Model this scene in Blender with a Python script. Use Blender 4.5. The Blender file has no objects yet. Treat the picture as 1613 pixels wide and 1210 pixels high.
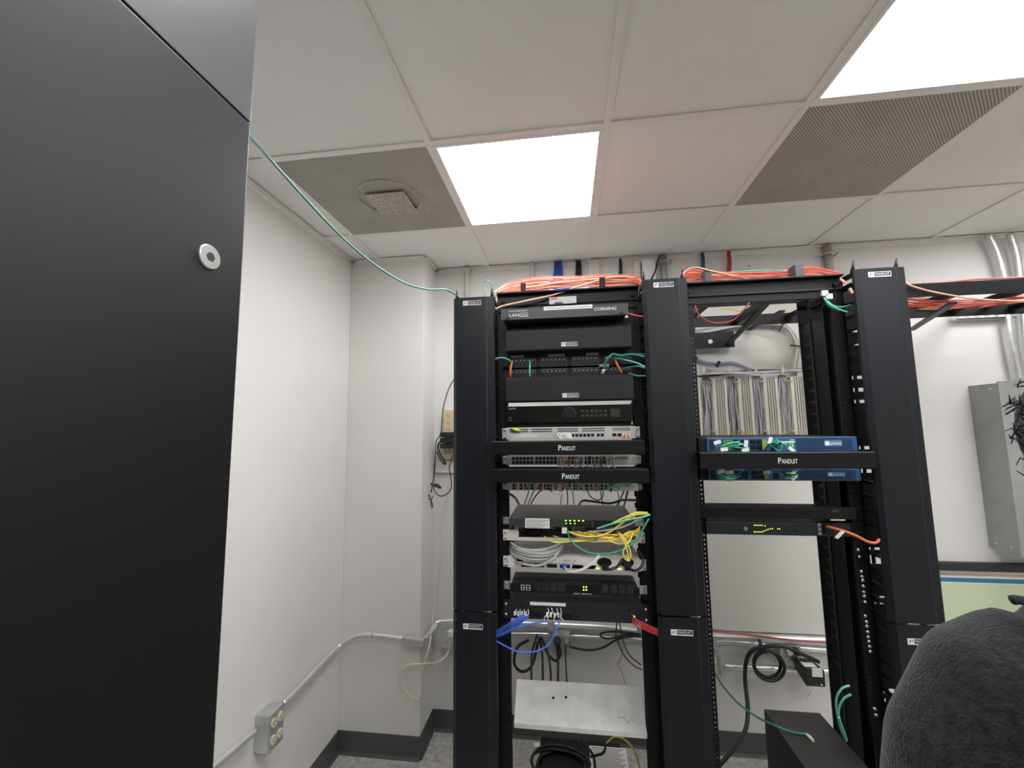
import bpy, bmesh, math, random
from mathutils import Vector, Matrix, Euler
random.seed(7)
SC = bpy.context.scene
COL = SC.collection
# ------------------------------------------------------------------ camera
H = 2.667                      # ceiling height
FPX = 651.59                   # focal length in pixels of the 1613 px wide frame
CAMLOC = Vector((1.0598, -1.2969, H - .987))
ROT = Euler((1.6761, .0130, .1295), 'XYZ')
cam = bpy.data.cameras.new('camera'); cam.sensor_width = 36.0; cam.sensor_fit = 'HORIZONTAL'
cam.lens = 36.0 * FPX / 1613.0; cam.clip_start = .01; cam.clip_end = 50
camo = bpy.data.objects.new('camera', cam); COL.objects.link(camo)
camo.location = CAMLOC; camo.rotation_euler = ROT
SC.camera = camo
RM = ROT.to_matrix()
# ------------------------------------------------------------------ world, exposure
w = bpy.data.worlds.new('world'); SC.world = w; w.use_nodes = True
w.node_tree.nodes['Background'].inputs[0].default_value = (.8, .85, 1, 1)
w.node_tree.nodes['Background'].inputs[1].default_value = .05
SC.view_settings.view_transform = 'Standard'; SC.view_settings.look = 'None'
SC.view_settings.gamma = 1; SC.view_settings.use_curve_mapping = False
SC.view_settings.exposure = 1.78
PANEL = 5.2                    # radiance of the ceiling light panels
SC.cycles.max_bounces = 8; SC.cycles.diffuse_bounces = 5; SC.cycles.glossy_bounces = 4
SC.cycles.use_denoising = True
SC.cycles.sample_clamp_indirect = 6

def ray(u, v): return RM @ Vector(((u - 806.5) / FPX, (605 - v) / FPX, -1))
def px(u, v, Y):               # point of the plane Y = const seen at a photo pixel
    d = ray(u, v); return CAMLOC + d * ((Y - CAMLOC.y) / d.y)
def pxX(u, v, X):
    d = ray(u, v); return CAMLOC + d * ((X - CAMLOC.x) / d.x)
def pxZ(u, v, Z):
    d = ray(u, v); return CAMLOC + d * ((Z - CAMLOC.z) / d.z)
def rect(u0, v0, u1, v1, Y):   # top left and bottom right corner -> x0, x1, z0, z1
    a, b = px(u0, v0, Y), px(u1, v1, Y); return a.x, b.x, b.z, a.z

# ------------------------------------------------------------------ materials
MATS = {}
def mat(name, col, rough=.5, metal=0., spec=.5, bump=0., bscale=200., var=0., vscale=5., emit=0., sheen=0., coat=0.):
    if name in MATS: return MATS[name]
    m = bpy.data.materials.new(name); m.use_nodes = True
    nt = m.node_tree; b = nt.nodes['Principled BSDF']
    b.inputs['Base Color'].default_value = (*col, 1)
    b.inputs['Roughness'].default_value = rough; b.inputs['Metallic'].default_value = metal
    b.inputs['Specular IOR Level'].default_value = spec
    if sheen: b.inputs['Sheen Weight'].default_value = sheen; b.inputs['Sheen Roughness'].default_value = .4
    if coat: b.inputs['Coat Weight'].default_value = coat; b.inputs['Coat Roughness'].default_value = .25
    if emit:
        b.inputs['Emission Color'].default_value = (*col, 1); b.inputs['Emission Strength'].default_value = emit
    tc = nt.nodes.new('ShaderNodeTexCoord')
    if var:
        n = nt.nodes.new('ShaderNodeTexNoise'); n.inputs['Scale'].default_value = vscale; n.inputs['Detail'].default_value = 5
        nt.links.new(tc.outputs['Object'], n.inputs['Vector'])
        r = nt.nodes.new('ShaderNodeValToRGB')
        r.color_ramp.elements[0].position = .3; r.color_ramp.elements[1].position = .7
        r.color_ramp.elements[0].color = (*[c * (1 - var) for c in col], 1)
        r.color_ramp.elements[1].color = (*[min(1, c * (1 + var)) for c in col], 1)
        nt.links.new(n.outputs['Fac'], r.inputs[0]); nt.links.new(r.outputs[0], b.inputs['Base Color'])
    if bump:
        n = nt.nodes.new('ShaderNodeTexNoise'); n.inputs['Scale'].default_value = bscale; n.inputs['Detail'].default_value = 3
        nt.links.new(tc.outputs['Object'], n.inputs['Vector'])
        bp = nt.nodes.new('ShaderNodeBump'); bp.inputs['Strength'].default_value = bump; bp.inputs['Distance'].default_value = .002
        nt.links.new(n.outputs['Fac'], bp.inputs['Height']); nt.links.new(bp.outputs[0], b.inputs['Normal'])
    MATS[name] = m; return m
WALL = mat('wall_paint', (.735, .72, .69), .55, bump=.25, bscale=60, var=.02, vscale=3)
BOARD = mat('board_paint', (.72, .70, .655), .5, bump=.2, bscale=40, var=.02, vscale=2)
TILE = mat('ceiling_tile', (.90, .885, .872), .9, bump=.3, bscale=300, var=.03, vscale=2)
TEE = mat('tee_paint', (.88, .85, .83), .45)
BASE = mat('rubber_base', (.075, .079, .083), .5, var=.1)
BLACK = mat('black_powder_coat', (.0035, .0035, .004), .45, spec=.3, bump=.1, bscale=500)
COVER = mat('charcoal_cover', (.0075, .009, .012), .42, spec=.36, bump=.15, bscale=300)
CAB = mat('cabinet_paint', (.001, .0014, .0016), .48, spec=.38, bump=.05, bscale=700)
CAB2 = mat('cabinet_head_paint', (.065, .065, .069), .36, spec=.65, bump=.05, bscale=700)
DARK = mat('dark_plastic', (.004, .004, .004), .5, spec=.35)
DGREY = mat('dark_grey_metal', (.045, .048, .05), .45, bump=.05)
CHG = mat('chassis_grey', (.015, .018, .021), .45, spec=.35)
MGREY = mat('mid_grey', (.2, .2, .2), .5)
SILV = mat('silver_paint', (.56, .56, .53), .42, metal=.3)
STEEL = mat('galvanised_steel', (.66, .67, .66), .38, metal=.85, bump=.15, bscale=30, var=.12, vscale=20)
PIPE = mat('conduit_metal', (.80, .80, .79), .30, metal=.8, var=.08, vscale=15)
ALU = mat('aluminium_sheet', (.82, .81, .77), .34, metal=.35, bump=.25, bscale=18, var=.12, vscale=14)
SCREWM = mat('bright_zinc', (.75, .75, .73), .25, metal=.9)
CREAM = mat('cream_paint', (.68, .64, .57), .5)
WHITE = mat('white_plastic', (.78, .77, .75), .45)
PRINT = mat('white_print', (.82, .83, .84), .6)
IVORY = mat('ivory_plastic', (.68, .62, .46), .45)
TAN = mat('tan_plastic', (.66, .53, .34), .5)
BLUE = mat('blue_bezel', (.035, .10, .24), .4)
BLUED = mat('blue_bezel_dark', (.006, .012, .03), .5)
C_OR = mat('cable_orange', (.70, .15, .06), .45)
C_SAL = mat('cable_salmon', (.66, .13, .10), .45)
C_RED = mat('cable_red', (.45, .03, .035), .4)
C_PCH = mat('cable_peach', (.78, .42, .26), .45)
C_YEL = mat('cable_yellow', (.80, .68, .10), .4)
C_GRN = mat('cable_green', (.02, .26, .16), .35)
C_TEAL = mat('cable_teal', (.12, .50, .38), .35)
C_BLU = mat('cable_blue', (.05, .14, .62), .4)
C_NAVY = mat('cable_navy', (.03, .06, .22), .4)
C_GRY = mat('cable_grey', (.42, .42, .40), .45)
C_LGR = mat('cable_light_grey', (.62, .61, .56), .5)
C_WHT = mat('cable_white', (.8, .8, .76), .4)
C_BLK = mat('cable_black', (.010, .010, .011), .4)
C_BEI = mat('cable_beige', (.70, .66, .53), .45)
LEDG = mat('led_green', (.25, .8, .05), .5, emit=.9)
LEDY = mat('led_yellow', (.6, .8, .05), .5, emit=.8)
SKIN = mat('skin', (.5, .3, .21), .5)
HAIR = mat('black_hair', (.012, .01, .011), .5)
FLEECE = mat('charcoal_fleece', (.016, .0175, .0185), .95, spec=.15, bump=1., bscale=300, var=.45, vscale=120, sheen=.2)
DENIM = mat('dark_trousers', (.02, .022, .03), .9)

def glow_mat():
    m = bpy.data.materials.new('light_diffuser'); m.use_nodes = True; nt = m.node_tree
    nt.nodes.clear(); e = nt.nodes.new('ShaderNodeEmission'); o = nt.nodes.new('ShaderNodeOutputMaterial')
    e.inputs[0].default_value = (.985, .985, 1, 1); e.inputs[1].default_value = PANEL
    nt.links.new(e.outputs[0], o.inputs[0]); return m
GLOW = glow_mat()

def math_node(nt, op, a=None, b=None, c=None):
    n = nt.nodes.new('ShaderNodeMath'); n.operation = op
    for i, x in enumerate((a, b, c)):
        if x is None: continue
        if isinstance(x, (int, float)): n.inputs[i].default_value = x
        else: nt.links.new(x, n.inputs[i])
    return n.outputs[0]

def perforated(name, colour, dark, pitch, thresh):
    m = bpy.data.materials.new(name); m.use_nodes = True; nt = m.node_tree; b = nt.nodes['Principled BSDF']
    tc = nt.nodes.new('ShaderNodeTexCoord'); sx = nt.nodes.new('ShaderNodeSeparateXYZ'); nt.links.new(tc.outputs['Object'], sx.inputs[0])
    k = 2 * math.pi / pitch
    s1 = math_node(nt, 'SINE', math_node(nt, 'MULTIPLY', sx.outputs[0], k))
    s2 = math_node(nt, 'SINE', math_node(nt, 'MULTIPLY', sx.outputs[1], k))
    f = math_node(nt, 'GREATER_THAN', math_node(nt, 'MULTIPLY', s1, s2), thresh)
    nz = nt.nodes.new('ShaderNodeTexNoise'); nz.inputs['Scale'].default_value = 7; nt.links.new(tc.outputs['Object'], nz.inputs['Vector'])
    r = nt.nodes.new('ShaderNodeValToRGB'); r.color_ramp.elements[0].color = (*[c * .8 for c in colour], 1); r.color_ramp.elements[1].color = (*[c * 1.15 for c in colour], 1)
    nt.links.new(nz.outputs['Fac'], r.inputs[0])
    mx = nt.nodes.new('ShaderNodeMix'); mx.data_type = 'RGBA'
    nt.links.new(f, mx.inputs['Factor']); nt.links.new(r.outputs[0], mx.inputs['A']); mx.inputs['B'].default_value = (*dark, 1)
    nt.links.new(mx.outputs['Result'], b.inputs['Base Color']); b.inputs['Roughness'].default_value = .7
    return m
PERF = perforated('perforated_grille', (.55, .52, .485), (.05, .047, .044), .0105, .25)
DUST = mat('dusty_plate', (.46, .435, .40), .95, bump=1, bscale=150, var=.35, vscale=110)

def floor_mat():
    m = mat('vinyl_floor', (.44, .43, .40), .38, var=.3, vscale=35); return m
FLOORM = floor_mat()

# ------------------------------------------------------------------ mesh helpers
ORG = {}
def tag(o, label=None, cat=None, group=None, kind=None):
    if label: o['label'] = label
    if cat: o['category'] = cat
    if group: o['group'] = group
    if kind: o['kind'] = kind
    return o
def thing(name, loc, label, cat, group=None):
    o = bpy.data.objects.new(name, None); COL.objects.link(o); o.empty_display_size = .05
    o.location = loc; ORG[o.name] = Vector(loc); return tag(o, label, cat, group)

class MB:
    def __init__(s): s.v = []; s.f = []; s.mi = []; s.sm = []; s.m = 0
    def face(s, idx, smooth=False): s.f.append(tuple(idx)); s.mi.append(s.m); s.sm.append(smooth)
    def poly(s, pts):
        n = len(s.v); s.v += [tuple(p) for p in pts]; s.face(range(n, n + len(pts))); return s
    def box(s, x0, x1, y0, y1, z0, z1):
        x0, x1 = sorted((x0, x1)); y0, y1 = sorted((y0, y1)); z0, z1 = sorted((z0, z1))
        n = len(s.v)
        s.v += [(x0, y0, z0), (x1, y0, z0), (x1, y1, z0), (x0, y1, z0), (x0, y0, z1), (x1, y0, z1), (x1, y1, z1), (x0, y1, z1)]
        for q in ((0, 3, 2, 1), (4, 5, 6, 7), (0, 1, 5, 4), (1, 2, 6, 5), (2, 3, 7, 6), (3, 0, 4, 7)): s.face([n + i for i in q])
        return s
    def hexa(s, pts):          # 4 bottom + 4 top points
        n = len(s.v); s.v += [tuple(p) for p in pts]
        for q in ((0, 3, 2, 1), (4, 5, 6, 7), (0, 1, 5, 4), (1, 2, 6, 5), (2, 3, 7, 6), (3, 0, 4, 7)): s.face([n + i for i in q])
        return s
    def beam(s, a, b, wd, ht, up=(0, 0, 1)):
        a, b = Vector(a), Vector(b); d = (b - a).normalized(); up = Vector(up)
        r = d.cross(up).normalized() * (wd / 2); t = r.cross(d).normalized() * (ht / 2)
        return s.hexa([a - r - t, a + r - t, b + r - t, b - r - t, a - r + t, a + r + t, b + r + t, b - r + t])
    def prism(s, prof, axis, a, b):   # prof: 2D list, extruded along axis 'z' or 'x' or 'y'
        n = len(s.v); k = len(prof)
        for t in (a, b):
            for (p, q) in prof: s.v.append({'z': (p, q, t), 'x': (t, p, q), 'y': (p, t, q)}[axis])
        s.face(range(n, n + k)); s.face(range(n + 2 * k - 1, n + k - 1, -1))
        for i in range(k): j = (i + 1) % k; s.face((n + i, n + k + i, n + k + j, n + j))
        return s
    def ring(s, c, x, y, r, n):
        b = len(s.v)
        for i in range(n):
            a = 2 * math.pi * i / n; s.v.append(tuple(c + x * (r * math.cos(a)) + y * (r * math.sin(a))))
        return b
    def tube(s, pts, r, n=8, cap=True):
        pts = [Vector(p) for p in pts]; rr = r if isinstance(r, (list, tuple)) else [r] * len(pts)
        prev = None; bases = []
        for i, p in enumerate(pts):
            d = (pts[min(i + 1, len(pts) - 1)] - pts[max(i - 1, 0)])
            d = d.normalized() if d.length > 1e-9 else Vector((0, 0, 1))
            if prev is None:
                ref = Vector((0, 0, 1)) if abs(d.z) < .9 else Vector((1, 0, 0)); x = d.cross(ref).normalized()
            else:
                x = prev - d * prev.dot(d); x = x.normalized() if x.length > 1e-6 else d.orthogonal().normalized()
            prev = x; bases.append(s.ring(p, x, d.cross(x), rr[i], n))
        for a, b in zip(bases, bases[1:]):
            for i in range(n): j = (i + 1) % n; s.face((a + i, a + j, b + j, b + i), True)
        if cap:
            s.face([bases[0] + i for i in reversed(range(n))]); s.face([bases[-1] + i for i in range(n)])
        return s
    def cyl(s, a, b, r, n=16): return s.tube([a, b], r, n)
    def torus(s, c, ax, R, r, n=32, k=8):
        c = Vector(c); ax = Vector(ax).normalized(); x = ax.orthogonal().normalized(); y = ax.cross(x)
        pts = [c + x * (R * math.cos(2 * math.pi * i / n)) + y * (R * math.sin(2 * math.pi * i / n)) for i in range(n + 1)]
        return s.tube(pts, r, k, cap=False)
    def text(s, t, o, rt, up, h, width=None, depth=.0004):
        vs, fs, w_ = text_mesh(t); rt = Vector(rt).normalized(); up = Vector(up).normalized(); nrm = rt.cross(up)
        sx = sy = h / .7
        if width: sx = width / w_
        o = Vector(o); n = len(s.v)
        s.v += [tuple(o + rt * (x * sx) + up * (y * sy) + nrm * depth) for x, y in vs]
        for f in fs: s.face([n + i for i in f])
        return s
    def build(s, name, m, parent=None, bevel=0., label=None):
        o0 = Vector((0, 0, 0)) if parent is None else ORG[parent.name]
        me = bpy.data.meshes.new(name); me.from_pydata([(x - o0.x, y - o0.y, z - o0.z) for x, y, z in s.v], [], s.f)
        for mm in (m if isinstance(m, (list, tuple)) else [m]): me.materials.append(mm)
        me.polygons.foreach_set('material_index', s.mi); me.polygons.foreach_set('use_smooth', s.sm); me.update()
        if bevel:
            bm = bmesh.new(); bm.from_mesh(me)
            bmesh.ops.recalc_face_normals(bm, faces=bm.faces)
            es = [e for e in bm.edges if len(e.link_faces) == 2 and e.calc_face_angle(0) > .6]
            bmesh.ops.bevel(bm, geom=es, offset=bevel, segments=2, profile=.6, affect='EDGES', clamp_overlap=True)
            bm.to_mesh(me); bm.free()
        o = bpy.data.objects.new(name, me); COL.objects.link(o)
        if parent is not None: o.parent = parent; ORG[o.name] = o0
        if label: o['label'] = label
        return o
    def top(s, name, m, label, cat, group=None, kind=None, bevel=0.):   # a thing that is one mesh, origin at its base
        xs = [p[0] for p in s.v]; ys = [p[1] for p in s.v]; zs = [p[2] for p in s.v]
        c = Vector(((min(xs) + max(xs)) / 2, (min(ys) + max(ys)) / 2, min(zs)))
        s.v = [(x - c.x, y - c.y, z - c.z) for x, y, z in s.v]
        o = s.build(name, m, None, bevel); o.location = c; ORG[o.name] = c; return tag(o, label, cat, group, kind)

_T = {}
def text_mesh(t):
    if t in _T: return _T[t]
    cu = bpy.data.curves.new('t', 'FONT'); cu.body = t; cu.size = 1; cu.resolution_u = 3
    ob = bpy.data.objects.new('t', cu); COL.objects.link(ob)
    dg = bpy.context.evaluated_depsgraph_get(); dg.update()
    me = bpy.data.meshes.new_from_object(ob.evaluated_get(dg))
    vs = [(v.co.x, v.co.y) for v in me.vertices]; x0 = min(v[0] for v in vs); vs = [(x - x0, y) for x, y in vs]
    fs = [tuple(p.vertices) for p in me.polygons]
    if me.polygons and me.polygons[0].normal.z < 0: fs = [tuple(reversed(f)) for f in fs]
    bpy.data.objects.remove(ob); bpy.data.meshes.remove(me); bpy.data.curves.remove(cu)
    _T[t] = (vs, fs, max(v[0] for v in vs)); return _T[t]

def copy_tree(o, parent=None, off=None):
    c = o.copy(); COL.objects.link(c); c.parent = parent
    if parent is None and off is not None: c.location = Vector(o.location) + Vector(off)
    for ch in list(o.children): copy_tree(ch, c)
    return c

def spline(pts, n=8):
    P = [Vector(p) for p in pts]; P = [P[0] * 2 - P[1]] + P + [P[-1] * 2 - P[-2]]; out = []
    for i in range(1, len(P) - 2):
        a, b, c, d = P[i - 1:i + 3]
        for k in range(n):
            t = k / n
            out.append(.5 * ((2 * b) + (c - a) * t + (2 * a - 5 * b + 4 * c - d) * t * t + (3 * b - a - 3 * c + d) * t ** 3))
    out.append(P[-2]); return out
def P3(lst):                    # [(u, v, Y), ...] -> points
    return [px(u, v, Y) for u, v, Y in lst]
def cable(name, pts, r, m, label, cat='cable', group=None, n=6, seg=8):
    return MB().tube(spline(pts, seg), r, n).top(name, m, label, cat, group)
def sub(mb_pts, r, n=6, seg=6, mb=None): 
    mb = mb or MB(); return mb.tube(spline(mb_pts, seg), r, n)

# ------------------------------------------------------------------ room shell
XL, YB, YC, XC = -.1703, 1.132, .918, .273      # left wall, back wall, pilaster face, pilaster side
XR, YF = 4.4, -4.2
def struct(mb, name, m, bevel=0): return tag(mb.build(name, m, None, bevel), kind='structure')
struct(MB().box(XL - .1, XR + .1, YF - .1, YB + .1, -.1, 0), 'floor', FLOORM)
struct(MB().box(XL - .1, XL, YF - .1, YB + .1, 0, H + .15), 'wall_left', WALL)
struct(MB().box(XL, XR + .1, YB, YB + .1, 0, H + .15), 'wall_back', WALL)
struct(MB().box(XR, XR + .1, YF, YB, 0, H + .15), 'wall_right', WALL)
struct(MB().box(XL, XR + .1, YF - .1, YF, 0, H + .15), 'wall_front', WALL)
struct(MB().box(XL, XC, YC, YB, 0, H + .15), 'wall_corner', WALL, .004)
S = .6096
fixtures = [(1, 0), (3, -1), (1, -2), (3, -3), (5, 0), (5, -3), (-1, -3)]   # (column, row) of light panels: seen ones first, then unseen ones added for fill
vents = [(0, 0), (3, 0)]
# ceiling: every tile sits a little above the tee grid
c = MB(); t = MB()
c.box(XL, XR, YF, YB, H + .06, H + .1)
for i in range(-1, 8):
    for j in range(-7, 2):
        if (i, j) in fixtures or (i, j) in vents: continue
        x0, x1, y0, y1 = max(i * S, XL), min(i * S + S, XR), max(j * S, YF), min(j * S + S, YB)
        if x1 - x0 < .01 or y1 - y0 < .01: continue
        c.box(x0 + .003, x1 - .003, y0 + .003, y1 - .003, H + .006, H + .02)
struct(c, 'ceiling', TILE)
for i in range(0, 8): t.box(i * S - .012, i * S + .012, YF, YB if i else YC, H - .001, H + .0045)
for j in range(-6, 2): t.box(XL, XR, j * S - .012, j * S + .012, H - .0012, H + .0042)
struct(t, 'trim_1', TEE)
a = MB(); e = .022                 # wall angle: a horizontal leg and a vertical leg
def angle(x0, x1, y0, y1, nx, ny):
    if nx: a.box(x0, x0 + nx * e, y0, y1, H - .002, H); a.box(x0, x0 + nx * .002, y0, y1, H - .02, H - .002)
    else: a.box(x0, x1, y0, y0 + ny * e, H - .002, H); a.box(x0, x1, y0, y0 + ny * .002, H - .02, H - .002)
angle(XL, XL, YF, YC, 1, 0); angle(XL, XC, YC, YC, 0, -1); angle(XC, XC, YC, YB, 1, 0); angle(XC, XR, YB, YB, 0, -1); angle(XR, XR, YF, YB, -1, 0)
struct(a, 'trim_2', TEE)
def baseb(name, x0, x1, y0, y1, nx, ny):
    m_ = MB(); h = .112
    pr_ = [(0, 0), (.014, 0), (.009, .006), (.004, .014), (.003, h), (0, h)]
    if nx: m_.prism([(x0 + nx * p, q) for p, q in pr_], 'y', y0, y1)
    else: m_.prism([(y0 + ny * p, q) for p, q in pr_], 'x', x0, x1)
    struct(m_, name, BASE)
baseb('baseboard_left', XL, XL, YF, YC, 1, 0); baseb('baseboard_corner', XL, XC + .003, YC, YC, 0, -1)
baseb('baseboard_side', XC, XC, YC, YB, 1, 0); baseb('baseboard_back', XC, XR, YB, YB, 0, -1); baseb('baseboard_right', XR, XR, YF, YB, -1, 0)
# white painted backboard behind the racks
bb = MB().box(.70, 2.86, YB - .018, YB - .002, .612, 2.42)
bb.top('backboard', BOARD, 'large white painted backboard fixed to the wall behind both racks', 'board')
for u, v in ((1221, 765), (1239, 962), (1180, 419), (1088, 437)):
    p = px(u, v, YB - .017); MB().cyl(p, p + Vector((0, .001, 0)), .0045, 10).top('screw_hole', DARK, 'small dark hole in the white backboard %s' % {765: 'under the blue appliances', 962: 'above the metal conduits', 419: 'right of the red cables', 437: 'near the middle manager'}[v], 'hole')

# ------------------------------------------------------------------ ceiling lights and vents
LL = {(1, 0): 'square white ceiling light panel next to the dusty grille, above the left rack', (3, -1): 'square white ceiling light panel in the upper right corner, nearer the camera',
      (1, -2): 'unseen square ceiling light panel added just above the camera for front light', (3, -3): 'unseen square ceiling light panel added behind the camera, centre, as fill light', (5, 0): 'unseen square ceiling light panel added outside the right edge to brighten the back wall',  # panels from here on are out of view, added to brighten racks and walls
      (5, -3): 'unseen square ceiling light panel added at the back of the room on the right as fill light', (-1, -3): ''}
for (i, j) in fixtures:
    if i < 0: continue
    x0, y0 = i * S, j * S
    r = thing('ceiling_light', (x0 + S / 2, y0 + S / 2, H), LL[(i, j)], 'ceiling light', 'ceiling light panels')
    f = MB()
    for (p, q, s_, t_) in ((x0 + .004, x0 + S - .004, y0 + .012, y0 + .024), (x0 + .004, x0 + S - .004, y0 + S - .024, y0 + S - .012), (x0 + .012, x0 + .024, y0 + .024, y0 + S - .024), (x0 + S - .024, x0 + S - .012, y0 + .024, y0 + S - .024)):
        f.box(p, q, s_, t_, H - .003, H + .03)
    f.build('frame', TEE, r)
    MB().box(x0 + .024, x0 + S - .024, y0 + .024, y0 + S - .024, H + .001, H + .006).build('diffuser', GLOW, r)
# left vent, dusty, with its square centre plate
x0, y0 = 0, 0
r = thing('ceiling_vent', (.305, .305, H), 'perforated ceiling vent grille with a dusty square centre plate', 'vent', 'perforated ceiling vents')
MB().box(x0 + .012, x0 + S - .012, .012, S - .012, H - .001, H + .004).build('grille', PERF, r)
g = MB(); cx, cy = .335, .33
g.hexa([(cx - .085, cy - .085, H - .016), (cx + .085, cy - .085, H - .016), (cx + .085, cy + .085, H - .016), (cx - .085, cy + .085, H - .016),
        (cx - .085, cy - .085, H - .010), (cx + .085, cy - .085, H - .010), (cx + .085, cy + .085, H - .010), (cx - .085, cy + .085, H - .010)])
g.build('centre_plate', DUST, r, .004, 'grey fuzzy dust covered plate')
for sx, sy in ((-1, -1), (1, -1), (1, 1), (-1, 1)):
    MB().cyl((cx + sx * .07, cy + sy * .07, H - .010), (cx + sx * .07, cy + sy * .07, H), .005, 8).build('standoff', DUST, r)
rg = MB()
rg.torus((cx, cy - .03, H - .001), (0, 0, 1), .13, .006, 40, 6); rg.build('dust_ring', DUST, r)
r = thing('ceiling_vent', (3 * S + .305, .305, H), 'cleaner perforated ceiling vent grille beside the right light panel', 'vent', 'perforated ceiling vents')
x0 = 3 * S
MB().box(x0 + .012, x0 + S - .012, .012, S - .012, H - .001, H + .004).build('grille', PERF, r)
rg = MB(); rg.torus((x0 + .29, .31, H + .001), (0, 0, 1), .12, .003, 40, 6); rg.build('duct_ring', DUST, r)

# ------------------------------------------------------------------ the big dark cabinet at the left
cx1, cy1 = .712, -.90
r = thing('server_cabinet', (cx1 - .3, cy1 - .55, 0), 'large black server cabinet filling the left edge, side panel towards the camera', 'cabinet')
MB().box(cx1 - .6, cx1 - .022, cy1 - 1.1, cy1 - .003, 0, 2.40).build('body', CAB, r, .003)
MB().box(cx1 - .02, cx1, cy1 - 1.1, cy1, .02, 2.0283).build('side_panel', CAB, r, .0022)
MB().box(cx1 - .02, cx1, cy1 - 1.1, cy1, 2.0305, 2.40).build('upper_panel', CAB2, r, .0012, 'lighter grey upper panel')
sp = pxX(329, 405, cx1)
s_ = MB(); s_.tube([sp + Vector((-.004, 0, 0)), sp + Vector((.0012, 0, 0)), sp + Vector((.0022, 0, 0))], [.0125, .0125, .0115], 28)
sc_ = s_.build('screw', SCREWM, r, 0, 'large silver hex socket screw')
MB().tube([sp + Vector((.0018, 0, 0)), sp + Vector((.0026, 0, 0))], .0048, 6).build('hex_socket', mat('socket_shadow', (.04, .04, .042), .5, metal=.6), sc_)

# ------------------------------------------------------------------ logo badge
def badge(parent, x, z, w_, y, plain=False):
    b = MB(); h = w_ * .26
    if plain:                       # the wordmark alone
        b.text('P', (x, y, z), (1, 0, 0), (0, 0, 1), h * 1.25, w_ * .17); b.text('ANDUIT', (x + w_ * .18, y, z), (1, 0, 0), (0, 0, 1), h * .95, w_ * .82)
    else:
        d = w_ * .02
        for (p, q, s1, t1) in ((x, x + w_, z, z + d), (x, x + w_, z + h - d, z + h), (x, x + d, z, z + h), (x + w_ - d, x + w_, z, z + h)): b.box(p, q, y - .0006, y - .0001, s1, t1)
        b.box(x + .03 * w_, x + .27 * w_, y - .0004, y - .0001, z + d, z + h - d)
        b.text('PANDUIT', (x + w_ * .31, y, z + h * .36), (1, 0, 0), (0, 0, 1), h * .42, w_ * .62)
        b.box(x + w_ * .31, x + w_ * .96, y - .0004, y - .0001, z + h * .13, z + h * .2)
        b.m = 1; b.text('P', (x + .08 * w_, y - .0005, z + h * .22), (1, 0, 0), (0, 0, 1), h * .56, w_ * .14)
    return b.build('logo_badge', [PRINT, COVER], parent)

# ------------------------------------------------------------------ racks
YR = .195                       # plane of the equipment rails
RACKZ = 2.178
def perf_flange(mb, x0, x1, y0, y1, z0, z1, hx0, hx1):
    """a flange with a column of square holes between hx0 and hx1, three per rack unit"""
    mb.box(x0, hx0, y0, y1, z0, z1); mb.box(hx1, x1, y0, y1, z0, z1)
    z = z0; u = .04445 / 3
    while z < z1 - u: mb.box(hx0, hx1, y0, y1, z, z + u * .6); z += u
    mb.box(hx0, hx1, y0, y1, z, z1)
def rack(x0, x1, label):
    r = thing('equipment_rack', ((x0 + x1) / 2, .24, 0), label, 'rack', 'open frame racks')
    for s in (1, -1):
        xo = x0 if s > 0 else x1; u_ = MB()
        fx = sorted((xo, xo + s * .033)); hx = sorted((xo + s * .0225, xo + s * .0275))
        perf_flange(u_, fx[0], fx[1], YR, YR + .004, .03, RACKZ - .08, hx[0], hx[1])
        u_.box(*sorted((xo, xo + s * .017)), YR + .076, YR + .08, .03, RACKZ - .08)
        u_.box(*sorted((xo, xo + s * .004)), YR + .004, YR + .076, .03, RACKZ - .08)
        u_.build('upright', BLACK, r)
    for y in (YR - .004, YR + .080):
        q = MB()
        if y < YR: q.box(x0, x1, y, y + .005, RACKZ - .075, RACKZ); q.box(x0, x1, y - .02 , y, RACKZ - .006, RACKZ); q.box(x0, x1, y - .006, y, RACKZ - .05, RACKZ - .044)
        else: q.box(x0, x1, y, y + .005, RACKZ - .055, RACKZ); q.box(x0, x1, y, y + .02, RACKZ - .006, RACKZ)
        q.build('top_bar', BLACK, r, .001)
    for y0, y1 in ((YR - .14, YR), (YR + .08, YR + .22)):
        for xa, xb in ((x0, x0 + .035), (x1 - .035, x1)): MB().box(xa, xb, y0, y1, 0, .03).build('foot_plate', BLACK, r, .002)
    for xs in (x0 + .02, x1 - .02):
        MB().cyl((xs, YR - .012, RACKZ - .03), (xs, YR - .004, RACKZ - .03), .007, 6).build('bolt', BLACK, r)
    return r
R1 = rack(.817, 1.329, 'left black open frame rack packed with network gear')
R2 = rack(1.481, 1.993, 'right black open frame rack holding the blue appliances')
# silver screws left in the right rail of the right rack
k = 0
for u, v in ((1343, 866), (1345, 877), (1348, 900), (1349, 908), (1350, 914), (1351, 923), (1352, 932), (1353, 939), (1354, 948),
             (1354, 970), (1356, 979), (1357, 986), (1358, 995), (1359, 1003), (1360, 1010), (1361, 1018), (1362, 1026), (1369, 1116), (1371, 1126)):
    p = px(u + 8, v, YR)
    MB().tube([p, p + Vector((0, -.004, 0)), p + Vector((0, -.006, 0))], [.0052, .0052, .003], 10).top('rack_screw', SCREWM, 'silver rack screw threaded into the right rail of the right rack', 'screw', 'spare screws in the right rail')

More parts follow.
